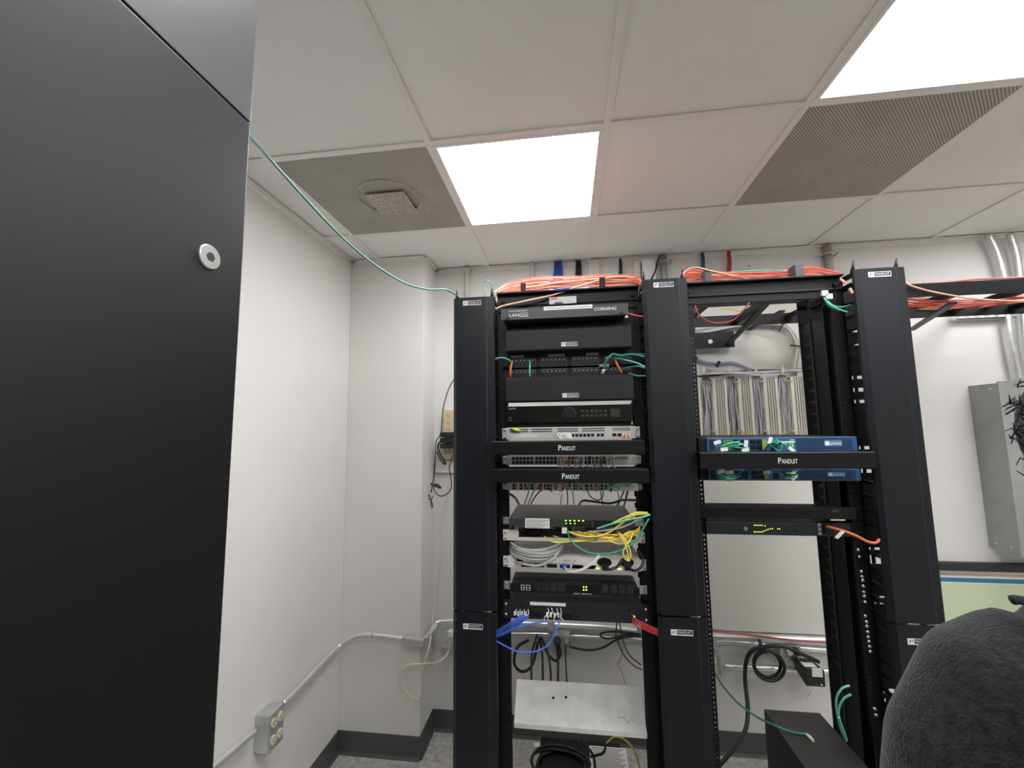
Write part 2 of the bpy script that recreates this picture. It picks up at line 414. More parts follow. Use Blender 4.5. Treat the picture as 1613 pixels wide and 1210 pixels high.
# ------------------------------------------------------------------ vertical cable managers
YD = .12                        # front plane of the manager doors
FING = {}
def finger_mesh(s):             # s: +1 reaches towards +X side wall of the manager
    if s in FING: return FING[s]
    m_ = MB(); m_.hexa([(-.003, .0, -.0035), (.003, 0, -.0035), (.004, .062, -.006), (-.004, .062, -.006), (-.003, 0, .0015), (.003, 0, .0015), (.004, .062, .006), (-.004, .062, .006)])
    m_.box(-.004, .004, -.004, 0, -.014, .012); m_.box(-.012 if s > 0 else 0, 0 if s > 0 else .012, .0, .004, -.011, .009)
    o = m_.build('finger', BLACK); me = o.data; bpy.data.objects.remove(o); FING[s] = me; return me
def manager(x0, x1, zt, label, zs, split, gaps=()):
    r = thing('cable_manager', ((x0 + x1) / 2, .25, 0), label, 'cable manager', 'vertical cable managers'); o0 = ORG[r.name]
    for nm, a_, b_ in (('door', split + .003, zt), ('door', .04, split - .003)):
        d = MB(); y = YD
        d.prism([(x0, y + .02), (x0, y + .009), (x0 + .012, y), (x1 - .030, y), (x1 - .026, y + .003), (x1 - .003, y + .004), (x1, y + .009), (x1, y + .02), (x1 - .004, y + .02), (x1 - .004, y + .012), (x0 + .004, y + .012), (x0 + .004, y + .02)][::-1], 'z', a_, b_)
        do = d.build(nm, COVER, r, .0008)
        bz = b_ - (.030 if a_ > split else .052)
        badge(do, x0 + .036, bz, .066, y)
        hg = MB(); hg.box(x1 - .05, x1 - .02, y + .004, y + .012, a_ - .004, a_); hg.build('latch', SILV, do)
    sp_ = MB(); za = .03
    for ga, gb in sorted(gaps): sp_.box(x0 + .004, x1 - .004, .285, .29, za, ga); za = gb
    sp_.box(x0 + .004, x1 - .004, .285, .29, za, zt - .02)
    for s in (0, 1):
        xx = x0 + .001 if s == 0 else x1 - .007
        sp_.box(xx, xx + .006, .196, .215, .03, zt - .02); sp_.box(xx, xx + .006, .27, .305, .03, zt - .02); sp_.box(xx, xx + .006, .388, .40, .03, zt - .03)
    sp_.build('frame', BLACK, r, .0)
    MB().box(x0 + .001, x1 - .001, .462, .47, .04, zt).build('rear_door', BLACK, r, .002)
    for xx in (x0 + .001, x1 - .007):
        MB().box(xx, xx + .006, YD + .02, .40, zt - .02, zt - .004).build('top_bracket', BLACK, r); MB().box(xx, xx + .006, YD + .03, .38, zt - .055, zt - .035).build('top_bracket', BLACK, r)
    for xx in (x0 + .008, x1 - .012):
        MB().tube([(xx, YD + .03, zt - .01), (xx, YD + .022, zt + .012), (xx + .001, YD + .018, zt + .035)], [.0075, .005, .0018], 8).build('tip', BLACK, r)
    n = int((zt - .12 - zs) / .04445)
    for k in range(n):
        for s in (-1, 1):
            for back in (0, 1):
                if back and s > 0 : continue
                o = bpy.data.objects.new('finger' if not back else 'rear_finger', finger_mesh(s)); COL.objects.link(o); o.parent = r
                xx = x0 + .005 if s < 0 else x1 - .005
                if back: o.location = Vector((xx, .452, zt - .10 - k * .04445)) - o0; o.rotation_euler = (0, 0, math.pi)
                else: o.location = Vector((xx, .139, zt - .10 - k * .04445)) - o0
    return r
rb = manager
ML = rb(.667, .817, px(744, 468, YD).z, 'leftmost vertical cable manager with plain black cover', 1.0, px(745, 964, YD).z)
MM = rb(1.331, 1.479, px(1042, 439, YD).z, 'middle vertical cable manager with black cover between the two racks', 1.0, px(1072, 972, YD).z)
MR = rb(1.995, 2.142, px(1380, 422, YD).z, 'rightmost vertical cable manager with grey-black cover next to the person', .75, px(1450, 985, YD).z,
        [(px(1352, v1, .285).z, px(1352, v0, .285).z) for v0, v1 in ((520, 523), (541, 544), (592, 597), (611, 617), (630, 635), (703, 708), (738, 745), (758, 761), (862, 866), (874, 888), (938, 941), (948, 951), (1082, 1090), (1098, 1104))])

# ------------------------------------------------------------------ overhead ladder tray
r = thing('ladder_tray', (2.2, .58, 2.15), 'black overhead cable ladder running above both racks and on to the right', 'cable tray')
for y in (.405, .755):
    MB().box(.86, XR, y - .006, y + .006, 2.15, 2.2).build('side_rail', BLACK, r, .001)
x = .95
while x < 4.3: MB().box(x - .013, x + .013, .411, .749, 2.162, 2.186).build('rung', BLACK, r); x += .23
br = MB().beam(px(1165, 500, .62), px(1148, 540, 1.05), .022, .022)
for i, (a_, b_) in enumerate((((1215, 470, .41), (1145, 545, 1.09)), ((1232, 490, .75), (1180, 520, 1.09)), ((1500, 478, .41), (1435, 520, .95)), ((1590, 470, .6), (1520, 492, 1.05)))):
    p, q = px(*a_), px(*b_); MB().beam(p, q, .026, .008).build('brace', BLACK, r)
r = thing('wall_bracket', px(1120, 545, 1.08), 'black steel wall bracket with a round hole behind the right rack top', 'bracket')
a_, b_ = px(1083, 527, 1.06), px(1157, 547, 1.06)
MB().box(a_.x - .1, b_.x, 1.055, 1.062, b_.z, a_.z).build('plate', BLACK, r); MB().box(a_.x - .1, b_.x, 1.055, 1.116, a_.z, a_.z + .006).build('flange', BLACK, r)
p = px(1119, 538, 1.054); MB().cyl(p, p + Vector((0, .001, 0)), .012, 16).build('bolt_head', WHITE, r)
# black retaining posts standing on the tray, in front of the cables
for (u0, v0, u1, v1, Y, lab, two) in ((820, 446, 828, 468, .22, 'thin black cable retaining post above the left end of the left rack', 0), (944, 437, 954, 459, .22, 'thin black cable retaining post above the right end of the left rack', 0),
                           (1110, 424, 1122, 446, .24, 'short square black retaining post above the left of the right rack', 1), (1252, 416, 1267, 440, .24, 'large square black retaining post above the middle of the right rack', 1)):
    x0, x1, z0, z1 = rect(u0, v0, u1, v1, Y)
    MB().box(x0, x1, Y, Y + (.05 if two else .012), RACKZ, z1).top('retaining_post', BLACK if not two else DGREY, lab, 'post', 'cable retaining posts', bevel=.0015)

# fibre bundles on the tray
def strand(pts, r_, m_, lab, grp, jit): 
    return cable('fibre_cable', [p + Vector((0, random.uniform(-jit, jit), random.uniform(-jit, jit) * .6)) for p in pts], r_, m_, lab, 'cable', grp, 5, 6)
CN = {'cable_orange': 'orange', 'cable_salmon': 'salmon', 'cable_red': 'red', 'cable_peach': 'pale peach'}
mats_ = [C_SAL, C_SAL, C_OR, C_RED, C_SAL, C_PCH]
for k in range(23):
    f = k / 22; v = lambda a_, b_: a_ + (b_ - a_) * f
    f = f ** 1.35; Y = .30 + .16 * random.random(); m_ = mats_[k % 6] if f < .55 else [C_OR, C_PCH, C_OR, C_SAL][k % 4]
    e_ = [px(776, v(462, 470), .26), px(800, v(446, 466), Y), px(845, v(438, 461), Y), px(900, v(436, 456), Y), px(955, v(434, 453), Y), px(1000, v(436, 450), Y), px(1013, v(446, 458), Y)]
    strand(e_, .0016 + .0005 * random.random(), m_, 'thin %s fibre cable in the dense bundle above the left rack' % CN[m_.name], 'fibre cables above the left rack', .008)
for k in range(26):
    f = k / 25; v = lambda a_, b_: a_ + (b_ - a_) * f
    Y = .27 + .16 * random.random()
    e_ = [px(1072, v(431, 445), Y), px(1092, v(425, 444), Y), px(1115, v(428, 444), Y), px(1150, v(429, 446), Y), px(1200, v(430, 443), Y), px(1240, v(426, 440), Y), px(1280, v(422, 436), Y), px(1325, v(430, 440), Y)]
    strand(e_, .0017 + .0005 * random.random(), mats_[k % 6], 'thin %s fibre cable in the bundle above the right rack' % CN[mats_[k % 6].name], 'fibre cables above the right rack', .005)
for k in range(16):
    f = k / 15; v = lambda a_, b_: a_ + (b_ - a_) * f
    Y = .46 + .2 * random.random()
    e_ = [px(1415, v(462, 490), Y), px(1440, v(468, 487), Y), px(1490, v(472, 487), Y), px(1540, v(472, 484), Y), px(1600, v(466, 477), Y), px(1700, v(455, 468), Y)]
    strand(e_, .0024, [C_RED, C_OR, C_RED, C_SAL][k % 4], '%s fibre cable sagging below the overhead ladder right of the racks' % CN[[C_RED, C_OR, C_RED, C_SAL][k % 4].name], 'fibre cables right of the racks', .005)
cable('fibre_cable', P3([(1424, 444, .39), (1440, 452, .385), (1480, 462, .385), (1540, 471, .385), (1613, 474, .385), (1720, 468, .385)]), .0032, C_PCH, 'single pale orange cable crossing in front of the overhead ladder at right')
cable('fibre_cable', P3([(1424, 449, .45), (1490, 445, .46), (1540, 440, .46), (1613, 437, .46), (1720, 430, .46)]), .0035, C_SAL, 'salmon cable lying on top of the overhead ladder at the right edge')
cable('patch_cable', P3([(1440, 487, .745), (1500, 487, .74), (1530, 484, .74)]), .003, C_YEL, 'yellow cable lying low on the overhead ladder right of the racks')
cable('fibre_cable', P3([(776, 491, .16), (790, 483, .165), (830, 474, .165), (870, 465, .18), (910, 452, .2), (940, 443, .24), (962, 437, .28), (990, 436, .3)]), .0036, C_PCH, 'thick pale peach cable slanting across the top of the left rack')
cable('fibre_cable', P3([(820, 455, .3), (880, 446, .3), (940, 440, .3), (1000, 437, .3)]), .0036, C_PCH, 'second peach cable rising to the right behind the retaining post')
cable('fibre_cable', P3([(1072, 436, .25), (1085, 424, .25), (1100, 422, .25), (1120, 427, .24), (1180, 440, .3)]), .0032, C_PCH, 'pale peach cable arching over the bundle beside the middle manager')
cable('patch_cable', P3([(1105, 432, .3), (1150, 429, .3), (1205, 426, .3), (1255, 427, .3)]), .0022, C_TEAL, 'pale green cable on top of the bundle above the right rack')
cable('patch_cable', P3([(1094, 478, .33), (1102, 497, .3), (1118, 507, .28), (1135, 509, .28), (1155, 504, .28), (1172, 488, .27), (1183, 472, .27)]), .0028, C_SAL, 'salmon cable hanging in a loop below the top bar of the right rack')
for k, (a_, b_) in enumerate((((1135, 486, .8), (1175, 492, .8)), ((1180, 494, .78), (1250, 500, .75)), ((1205, 500, .76), (1262, 499, .75)), ((1235, 488, .8), (1262, 503, .78)))):
    cable('patch_cable', [px(*a_), (px(*a_) + px(*b_)) / 2 + Vector((0, 0, .004)), px(*b_)], .003, C_YEL, 'yellow cable lying on the ladder behind the right rack top', 'cable', 'yellow cables on the ladder')
for k in range(4):
    cable('patch_cable', P3([(830 + k * 6, 462, .5), (850, 452 + k * 3, .5), (880, 455 + k * 2, .52), (930, 450 + k * 3, .5)]), .0025, [C_BLU, C_WHT, C_BLU, C_WHT][k], ['upper blue cable seen through the orange bundle', 'upper white cable seen through the orange bundle', 'lower blue cable seen through the orange bundle', 'lower white cable seen through the orange bundle'][k])

# ------------------------------------------------------------------ long green cable from the cabinet
pth = [px(388, 208, -.80), px(397, 218, -.77), px(430, 256, -.66), px(480, 312, -.52), px(520, 355, -.42), px(560, 393, -.3), px(600, 424, -.19), px(640, 447, -.08), px(675, 456, .0), px(700, 456, .06), px(716, 463, .11), px(726, 472, .145)]
cable('patch_cable', pth, .0029, mat('cable_sea_green', (.06, .27, .19), .25), 'long green cable drooping from the cabinet top to the leftmost manager', n=10, seg=10)
cable('patch_cable', P3([(765, 466, .16), (762, 455, .16), (764, 444, .16), (770, 443, .16), (776, 452, .17), (782, 480, .18)]), .0022, C_TEAL, 'pale green cable looped over the top of the leftmost manager')

# ------------------------------------------------------------------ things on the wall above the racks
def wall_pipe(u, v0, v1, r_, m_, lab, coupling=None, Y=YB - .02):
    a_ = px(u, v0, Y); b_ = px(u, v1, Y); b_.x = a_.x; a_.z = min(a_.z, H)
    rr = thing('conduit', b_, lab, 'conduit'); MB().cyl(b_, a_, r_, 16).build('pipe', m_, rr)
    if coupling: q = px(u, coupling, Y); q.x = a_.x; MB().cyl(q, a_ , r_ * 1.22, 16).build('coupling', m_, rr)
    return rr
PPIPE = mat('painted_pipe', (.66, .63, .60), .5)
wall_pipe(735.5, 421, 480, .013, PPIPE, 'white painted conduit on the wall above the leftmost manager', 431)
wall_pipe(838, 413, 470, .015, PPIPE, 'white painted conduit on the wall left of the blue bundle', 418)
def clampc(u, v0, v1, r_, m_, lab, cv):
    rr = wall_pipe(u, v0, v1, r_, m_, lab, None); q = px(u, cv, YB - .02)
    b = MB(); b.box(q.x - r_ * 3.4, q.x + r_ * 3.2, YB - .006, YB - .001, q.z - .006, q.z + .006)
    b.tube(spline([(q.x - r_ * 3, YB - .006, q.z), (q.x - r_ * 1.2, YB - .02, q.z + .004), (q.x, YB - .045, q.z + .006), (q.x + r_ * 1.2, YB - .03, q.z + .004), (q.x + r_ * 2.8, YB - .03, q.z + .012), (q.x + r_ * 2.2, YB - .006, q.z - .004)], 4), .004, 6)
    b.build('clamp', STEEL, rr)
clampc(1045, 402, 460, .016, mat('grey_pipe', (.34, .33, .31), .5, metal=.3), 'grey conduit with a bent strap clamp above the middle manager', 414)
clampc(1303, 386, 450, .019, mat('pinkish_pipe', (.42, .35, .32), .5, metal=.3), 'brownish conduit with a clamp above the right of the racks', 402)
def wall_bundle(u, v0, v1, n, m_, lab, spread=.02, r_=.004, pts=None):
    b = MB(); a_ = px(u, v0, YB - .022); c_ = px(u, v1, YB - .022)
    for i in range(n):
        dx = (i / (n - 1) - .5) * spread if n > 1 else 0; dy = random.uniform(-.008, .008)
        b.tube(spline([(a_.x + dx * .8, a_.y + dy, min(a_.z, H) - .001), (a_.x + dx, a_.y + dy, (a_.z + c_.z) / 2), (c_.x + dx * 1.2, c_.y + dy, c_.z)], 4), r_, 6)
    return b.top('cable_bundle', m_, lab, 'cable bundle', kind='stuff')
wall_bundle(879, 411, 440, 12, mat('cable_deep_blue', (.03, .09, .38), .4), 'bundle of blue cables coming down through the ceiling', .046)
wall_bundle(911, 409, 442, 8, C_BLK, 'thick bundle of black cables coming through the ceiling beside the blue ones', .03)
wall_bundle(977, 408, 434, 4, C_BLK, 'thin pair of black cables at the ceiling edge', .012)
wall_bundle(1107, 398, 428, 4, C_NAVY, 'narrow strip of dark blue cables at the ceiling edge', .014)
wall_bundle(1147, 396, 432, 4, C_RED, 'narrow strip of red cables at the ceiling edge', .015)
x0, x1, z0, z1 = rect(927, 409, 945, 440, YB - .03); MB().box(x0, x1, YB - .03, YB, z0, H).top('raceway', PPIPE, 'white rectangular wall raceway beside the black cable bundle', 'raceway', bevel=.003)
x0, x1, z0, z1 = rect(998, 408, 1010, 450, YB - .03); MB().box(x0, x1, YB - .03, YB, z0, H - .03).top('raceway', PPIPE, 'narrow pinkish wall raceway left of the middle manager tip', 'raceway', bevel=.002)
x0, x1, z0, z1 = rect(1012, 409, 1034, 450, YB - .05); MB().box(x0, x1, YB - .05, YB, z0, z1).top('junction_box', WHITE, 'flat white box on the wall behind the middle manager top', 'box', bevel=.003)
cable('power_cable', P3([(1040, 402, 1.06), (1036, 412, 1.04), (1033, 425, 1.0), (1026, 440, .9)]), .005, C_BLK, 'short black cord hanging beside the grey conduit')
# right hand conduits coming down to the electrical panel
for k, (pts, lab) in enumerate((([(1556, 370), (1570, 400), (1581, 440), (1587, 500), (1594, 545), (1606, 604)], 'left one of the bent steel conduits dropping to the grey panel'),
                                ([(1590, 369), (1600, 400), (1606, 440), (1613, 500), (1622, 600)], 'right one of the bent steel conduits dropping to the grey panel'))):
    cable('conduit', [px(u, v, 1.09) for u, v in pts], .016, STEEL, lab, 'conduit', n=14)
x0, x1, z0, z1 = rect(1505, 491, 1600, 500, 1.09); m_ = MB()
m_.box(x0, x1, 1.085, 1.13, z0, z0 + .004); m_.box(x0, x1, 1.085, 1.088, z0, z1)
m_.m = 1
for k in range(5): m_.box(x0 + .01 + k * .045, x0 + .035 + k * .045, 1.0845, 1.086, z0 + .006, z1 - .006)
m_.top('strut_channel', [STEEL, WHITE], 'slotted steel strut channel on the wall under the ladder at right', 'bracket')
# electrical panel
X0 = 3.138
r = thing('breaker_box', (X0 + .2, 1.05, 1.058), 'grey electrical panel box on the wall at the right edge', 'electrical panel')
EP = mat('panel_grey', (.32, .33, .31), .5, metal=.2, var=.1, vscale=9)
MB().box(X0, X0 + .42, .985, YB, 1.058, 1.865).build('box', EP, r, .002)
MB().box(X0 - .003, X0 + .43, .978, .985, 1.05, 1.873).build('front_panel', EP, r, .001)
MB().box(X0 + .06, X0 + .36, .972, .978, 1.2, 1.80).build('door', EP, r, .002)
for z in (1.84, 1.085):
    for y in (1.02, 1.09): MB().cyl((X0 - .003, y, z), (X0, y, z), .005, 8).build('screw', STEEL, r)
# pale green wall board with a black frame
r = thing('wall_board', (3.25, YB - .01, .3), 'pale green board with tan and blue stripes in a black frame, right wall section', 'board')
MB().box(2.85, 4.0, YB - .03, YB, .946, .984).build('frame', mat('board_frame', (.025, .025, .026), .6, bump=.4), r, .002)
MB().box(2.85, 4.0, YB - .012, YB, .3, .946).build('panel', mat('pale_green_panel', (.60, .70, .46), .45), r)
for z0, z1, mm in ((.932, .946, WHITE), (.919, .932, mat('tan_stripe', (.5, .37, .25), .5)), (.909, .919, WHITE), (.888, .909, mat('blue_stripe', (.03, .19, .32), .5)), (.882, .888, WHITE)):
    MB().box(2.85, 4.0, YB - .0135, YB - .012, z0, z1).build('stripe', mm, r)

# ------------------------------------------------------------------ equipment in the left rack
def ears(mb, x0, x1, z0, z1, y):
    mb.box(x0, x0 + .018, y, y + .003, z0, z1); mb.box(x1 - .018, x1, y, y + .003, z0, z1)
def ear_screws(parent, x0, x1, z0, z1, y, m=SCREWM):
    for x in (x0 + .009, x1 - .009):
        for z in (z0 + (z1 - z0) * .22, z1 - (z1 - z0) * .22):
            MB().tube([(x, y, z), (x, y - .003, z), (x, y - .0045, z)], [.0045, .0045, .002], 8).build('screw', m, parent)
def port_row(mb, x0, x1, z0, z1, y, n, gap=.2, group=6, ggap=.4):
    step = (x1 - x0) / (n + ggap * ((n - 1) // group)); x = x0
    for i in range(n):
        if i and i % group == 0: x += ggap * step
        mb.box(x + step * gap / 2, x + step * (1 - gap / 2), y - .0006, y + .002, z0, z1); x += step
EX0, EX1 = .8302, 1.3126          # outer ends of 19 inch ears
# 1 fibre enclosure at the top
Y = .10; x0, x1, z0, z1 = rect(789, 487.3, 990, 495.5, Y)
r = thing('fibre_enclosure', ((x0 + x1) / 2, .2, z0), 'dark grey fibre enclosure at the very top of the left rack with white lettering', 'enclosure')
MB().box(x0 + .006, x1 - .006, Y + .012, .40, z0 + .002, z1 - .001).build('body', CHG, r, .001)
fr = MB().box(x0, x1, Y, Y + .012, z0, z1).build('front_door', DGREY, r, .0015)
lt = MB(); lt.text('CORNING', (x1 - .112, Y, z1 - .021), (1, 0, 0), (0, 0, 1), .0105, .073)
lt.text('LAN', (x0 + .030, Y, z0 + .011), (1, 0, 0), (0, 0, 1), .011, .034); lt.text('Corning Cable Systems', (x0 + .028, Y, z0 + .029), (1, 0, 0), (0, 0, 1), .005, .066)
lt.box(x0 + .066, x0 + .096, Y - .0004, Y - .0001, z0 + .010, z0 + .012)
lt.build('lettering', PRINT, fr)
MB().box(x0 + .066, x0 + .096, Y - .0003, Y, z0 + .013, z0 + .025).build('badge', MGREY, fr)
lb = MB().box(x0 + .150, x0 + .315, Y - .0015, Y + .004, z1 - .012, z1 + .001); lb.m = 1
for k in range(22): lb.box(x0 + .158 + k * .007, x0 + .162 + k * .007, Y - .002, Y - .0015, z1 - .0075, z1 - .0045)
lb.build('label_strip', [WHITE, MGREY], fr)
for xx in (x0 + .016, x1 - .03): MB().box(xx, xx + .014, Y - .002, Y, z0 + .003, z0 + .008).build('latch', DARK, fr)
# label plate on top bar
x0, x1, z0, z1 = rect(865, 469, 908, 478, .168)
r = thing('warning_plate', ((x0 + x1) / 2, .168, z0), 'small grey warning plate on the top bar of the left rack', 'plate')
MB().box(x0, x1, .164, .168, z0, z1).build('plate', mat('plate_grey', (.45, .45, .44), .4), r, .0008)
MB().box(x0 + .004, x0 + .03, .1635, .164, z1 - .008, z1 - .003).build('red_stripe', C_RED, r)
MB().hexa([Vector(p) for p in ((x0 + .012, .150, z0 - .006), (x0 + .055, .150, z0 - .006), (x0 + .05, .163, z0), (x0 + .018, .163, z0), (x0 + .022, .152, z0 + .002), (x0 + .05, .152, z0 - .001), (x0 + .045, .163, z0 + .008), (x0 + .028, .163, z0 + .008))]).build('clip', DARK, r)
# 2 hinged covers
def hinged(u0, v0, u1, v1, lab):
    Y = .14; x0, x1, z0, z1 = rect(u0, v0, u1, v1, Y)
    r = thing('hinged_rack_unit', ((x0 + x1) / 2, Y, z0), lab, 'panel', 'two unit hinged covers')
    c_ = MB().prism([(Y + .03, z0), (Y + .004, z0), (Y, z0 + .004), (Y, z1 - .012), (Y + .008, z1), (Y + .03, z1)], 'x', x0, x1).build('cover', mat('panel_charcoal', (.010, .011, .013), .5, spec=.35), r, .0008)
    badge(c_, (x0 + x1) / 2 - .028 + .006, z0 + .012, .056, Y)
    for xx in (x0 + .01, x1 - .018): MB().box(xx, xx + .01, Y + .03, .195, z0 + .01, z1 - .01).build('arm', BLACK, r)
    m_ = MB(); m_.box(EX0, EX1, .188, .195, z0 - (.012 if v0 < 550 else 0), z1 + (.03 if v0 < 550 else .0)); m_.build('back_plate', BLACK, r)
    return r
hinged(796.6, 516.6, 995.4, 547, 'upper two unit black hinged cover under the fibre enclosure')
hinged(797, 594.7, 998.7, 629.4, 'lower two unit black hinged cover above the video recorder')
# 3 patch panels
def patch(u0, v0, u1, v1, lab, labels):
    Y = .186; x0, x1, z0, z1 = rect(u0, v0, u1, v1, Y); x0, x1 = EX0 + .006, EX1 - .006
    r = thing('patch_bay', ((x0 + x1) / 2, Y, z0), lab, 'patch panel', 'patch panels'); h = z1 - z0
    MB().box(x0, x1, Y, .194, z0, z1).build('plate', BLACK, r, .001)
    for k in range(4):
        q = x0 + .025 + k * .112
        md = MB().box(q, q + .096, Y - .006, Y, z0 + h * .12, z1 - h * .2).build('port_module', mat('module_black', (.018, .018, .02), .35), r, .001)
        p_ = MB(); port_row(p_, q + .004, q + .092, z0 + h * .2, z0 + h * .52, Y - .0065, 6, .25); p_.m = 1
        for i in range(6): p_.box(q + .010 + i * .0147, q + .012 + i * .0147, Y - .0075, Y - .006, z0 + h * .60, z0 + h * .66)
        p_.build('port', [DARK, PRINT], md)
    for (a_, b_) in labels:
        MB().box(x0 + a_, x0 + b_, Y - .0075, Y - .001, z1 - h * .18, z1 - h * .0).build('label_strip', MGREY, r)
    return r
patch(797, 561, 1000, 577, 'upper black patch panel with grey label strips between the hinged covers', ((.03, .078), (.165, .225), (.30, .345)))
patch(797, 579, 1000, 596, 'lower black patch panel half hidden by the lower hinged cover', ((.345, .38),))
for k, (pts, m_, rr, lab) in enumerate((
    ([(776, 568, .14), (786, 564, .14), (797, 565, .15), (806, 571, .17), (806, 578, .178)], C_TEAL, .0028, 'green patch cable coming from the left manager to the upper patch panel'),
    ([(808, 569, .175), (805, 576, .14), (804, 588, .135), (804.5, 594, .15)], C_OR, .0036, 'short orange patch cable at the left end of the patch panels'),
    ([(835, 569, .175), (834.5, 578, .145), (835, 593, .15)], C_TEAL, .0030, 'short upright green patch cable at the patch panels'),
    ([(1015, 562, .13), (995, 558, .13), (978, 560, .13), (965, 558, .14), (956, 567, .14), (950, 586, .17)], C_GRN, .0034, 'green patch cable with a white boot at the right of the patch panels'),
    ([(969, 567, .17), (972, 574, .14), (979, 587, .15)], C_OR, .0036, 'short orange patch cable at the right end of the patch panels'),
    ([(1016, 558, .13), (1000, 558, .13), (985, 562, .14), (968, 563, .17)], C_NAVY, .0024, 'dark blue cable running right from the upper patch panel'),
    ([(968, 564, .172), (985, 567, .14), (1003, 572, .13), (1016, 578, .13)], C_TEAL, .0028, 'green cable sloping down to the middle manager'),
    ([(975, 583, .18), (990, 579, .15), (1004, 577, .13), (1016, 580, .13)], C_GRN, .0026, 'dark green cable below the sloping green one'),
    ([(990, 588, .17), (1003, 592, .15), (1016, 592, .13)], C_TEAL, .0022, 'lowest green cable by the lower hinged cover corner'))):
    cable('patch_cable', P3(pts), rr, m_, lab)
p = px(951, 583, .15); MB().beam(p, px(949, 588, .16), .009, .007).top('cable_plug', WHITE, 'small white plug boot above the lower hinged cover', 'plug')
cable('patch_cable', P3([(988, 494, .16), (1000, 497, .14), (1013, 499, .13)]), .0034, C_RED, 'short red-orange cable leaving the fibre enclosure to the right')
# 4 video recorder
Y = .165; x0, x1, z0, z1 = rect(797.8, 640.5, 997.4, 664, Y)
r = thing('video_recorder', ((x0 + x1) / 2, .3, z0), 'black video recorder with a round jog dial under the lower hinged cover', 'recorder')
MB().box(x0 + .004, x1 - .004, Y + .012, .45, z0 - .016, z1).build('body', DARK, r, .001)
fr = MB().box(x0, x1, Y, Y + .012, z0, z1).build('front_panel', mat('gloss_black', (.005, .005, .005), .25, spec=.4), r, .002)
zc = (z0 + z1) / 2
xk = px(897, 652, Y).x
MB().tube([(xk, Y, zc), (xk, Y - .008, zc), (xk, Y - .010, zc)], [.020, .020, .017], 32).build('jog_dial', DARK, fr)
MB().torus((xk, Y - .003, zc), (0, 1, 0), .0225, .0014, 36, 6).build('dial_ring', mat('ring_dark', (.07, .07, .065), .3), fr)
for i in range(6):
    for j in range(2):
        MB().box(xk + .040 + i * .0155, xk + .051 + i * .0155, Y - .002, Y, zc - .012 + j * .015, zc - .003 + j * .015).build('button', mat('button_black', (.03, .03, .03), .35), fr, .0008)
MB().box(xk + .140, xk + .172, Y - .002, Y, zc - .014, zc + .014).build('direction_pad', mat('button_black', (.03, .03, .03), .35), fr, .003)
lt = MB(); lt.text('ULTS', (x0 + .008, Y, z1 - .011), (1, 0, 0), (0, 0, 1), .0055, .024); lt.text('PWR', (x0 + .008, Y, z0 + .018), (1, 0, 0), (0, 0, 1), .003, .01); lt.text('HDD', (x0 + .008, Y, z0 + .009), (1, 0, 0), (0, 0, 1), .003, .01)
lt.build('lettering', PRINT, fr)
# 5 silver switches
def silver(u0, v0, u1, v1, lab, kind):
    Y = .188; x0, x1, z0, z1 = rect(u0, v0, u1, v1, Y); x0, x1 = EX0, EX1; h = z1 - z0
    r = thing('network_switch', ((x0 + x1) / 2, .3, z0), lab, 'network switch', 'silver rack switches')
    MB().box(x0 + .02, x1 - .02, Y + .002, .45, z0, z1).build('body', DGREY, r, .001)
    f = MB(); f.box(x0 + .016, x1 - .016, Y - .012, Y + .002, z0, z1); f.box(x0, x1, Y, Y + .003, z0 + .002, z1 - .002)
    fr = f.build('front_panel', SILV, r, .0012); y = Y - .012
    d = MB()
    if kind == 1:
        for (a_, b_) in ((.03, .10), (.108, .185), (.20, .275), (.285, .365)):
            for t_ in (.60, .78):
                n = int((b_ - a_) / .006)
                for i in range(n): d.box(x0 + a_ + i * .006, x0 + a_ + i * .006 + .0045, y - .0003, y + .003, z0 + h * t_, z0 + h * (t_ + .11))
        for (a_, b_) in ((.245, .36), (.385, .42)):
            port_row(d, x0 + a_, x0 + b_, z0 + h * .18, z0 + h * .42, y, max(2, int((b_ - a_) / .013)), .2)
        for i in range(14): d.box(x0 + .39 + i * .0042, x0 + .392 + i * .0042, y - .0003, y + .002, z0 + h * .62, z0 + h * .9)
        d.build('vent', DARK, fr)
        MB().box(x0 + .04, x0 + .13, y - .0008, y, z0 + h * .12, z0 + h * .42).build('label_strip', mat('pale_label', (.6, .6, .58), .5), fr)
    else:
        n = 12 if kind == 2 else 24
        port_row(d, x0 + .035, x0 + .195, z0 + h * .54, z0 + h * .86, y, 12, .2, 6); port_row(d, x0 + .035, x0 + .195, z0 + h * .12, z0 + h * .44, y, 12, .2, 6)
        port_row(d, x0 + .205, x0 + .365, z0 + h * .54, z0 + h * .86, y, 12, .2, 6); port_row(d, x0 + .205, x0 + .365, z0 + h * .12, z0 + h * .44, y, 12, .2, 6)
        d.build('port', DARK, fr)
        q = MB()
        for i in range(11): q.box(x0 + .39 + i * .0045, x0 + .3925 + i * .0045, y - .0004, y + .002, z0 + h * .6, z0 + h * .85)
        q.build('vent', DARK, fr)
    ear_screws(r, x0, x1, z0, z1, Y)
    return r, x0, x1, z0, z1, y
s1 = silver(790.8, 674, 1003, 690.5, 'topmost silver network switch, just above the upper wordmark bar', 1)
p = px(812, 677, .17); MB().tube([px(805, 675, .172), px(812, 677, .168), px(820, 679, .172)], [.004, .007, .003], 8).top('cable_tag', mat('lime_tag', (.45, .75, .05), .5), 'lime green tag on the left end of the topmost silver switch', 'tag')
for k in range(5):
    cable('patch_cable', P3([(881 + k * 4, 683, .175), (879 + k * 4, 686, .150), (884 + k * 4, 692, .145)]), .0026, C_WHT, 'short white patch lead plugged into the topmost silver switch', 'cable', 'white patch leads')
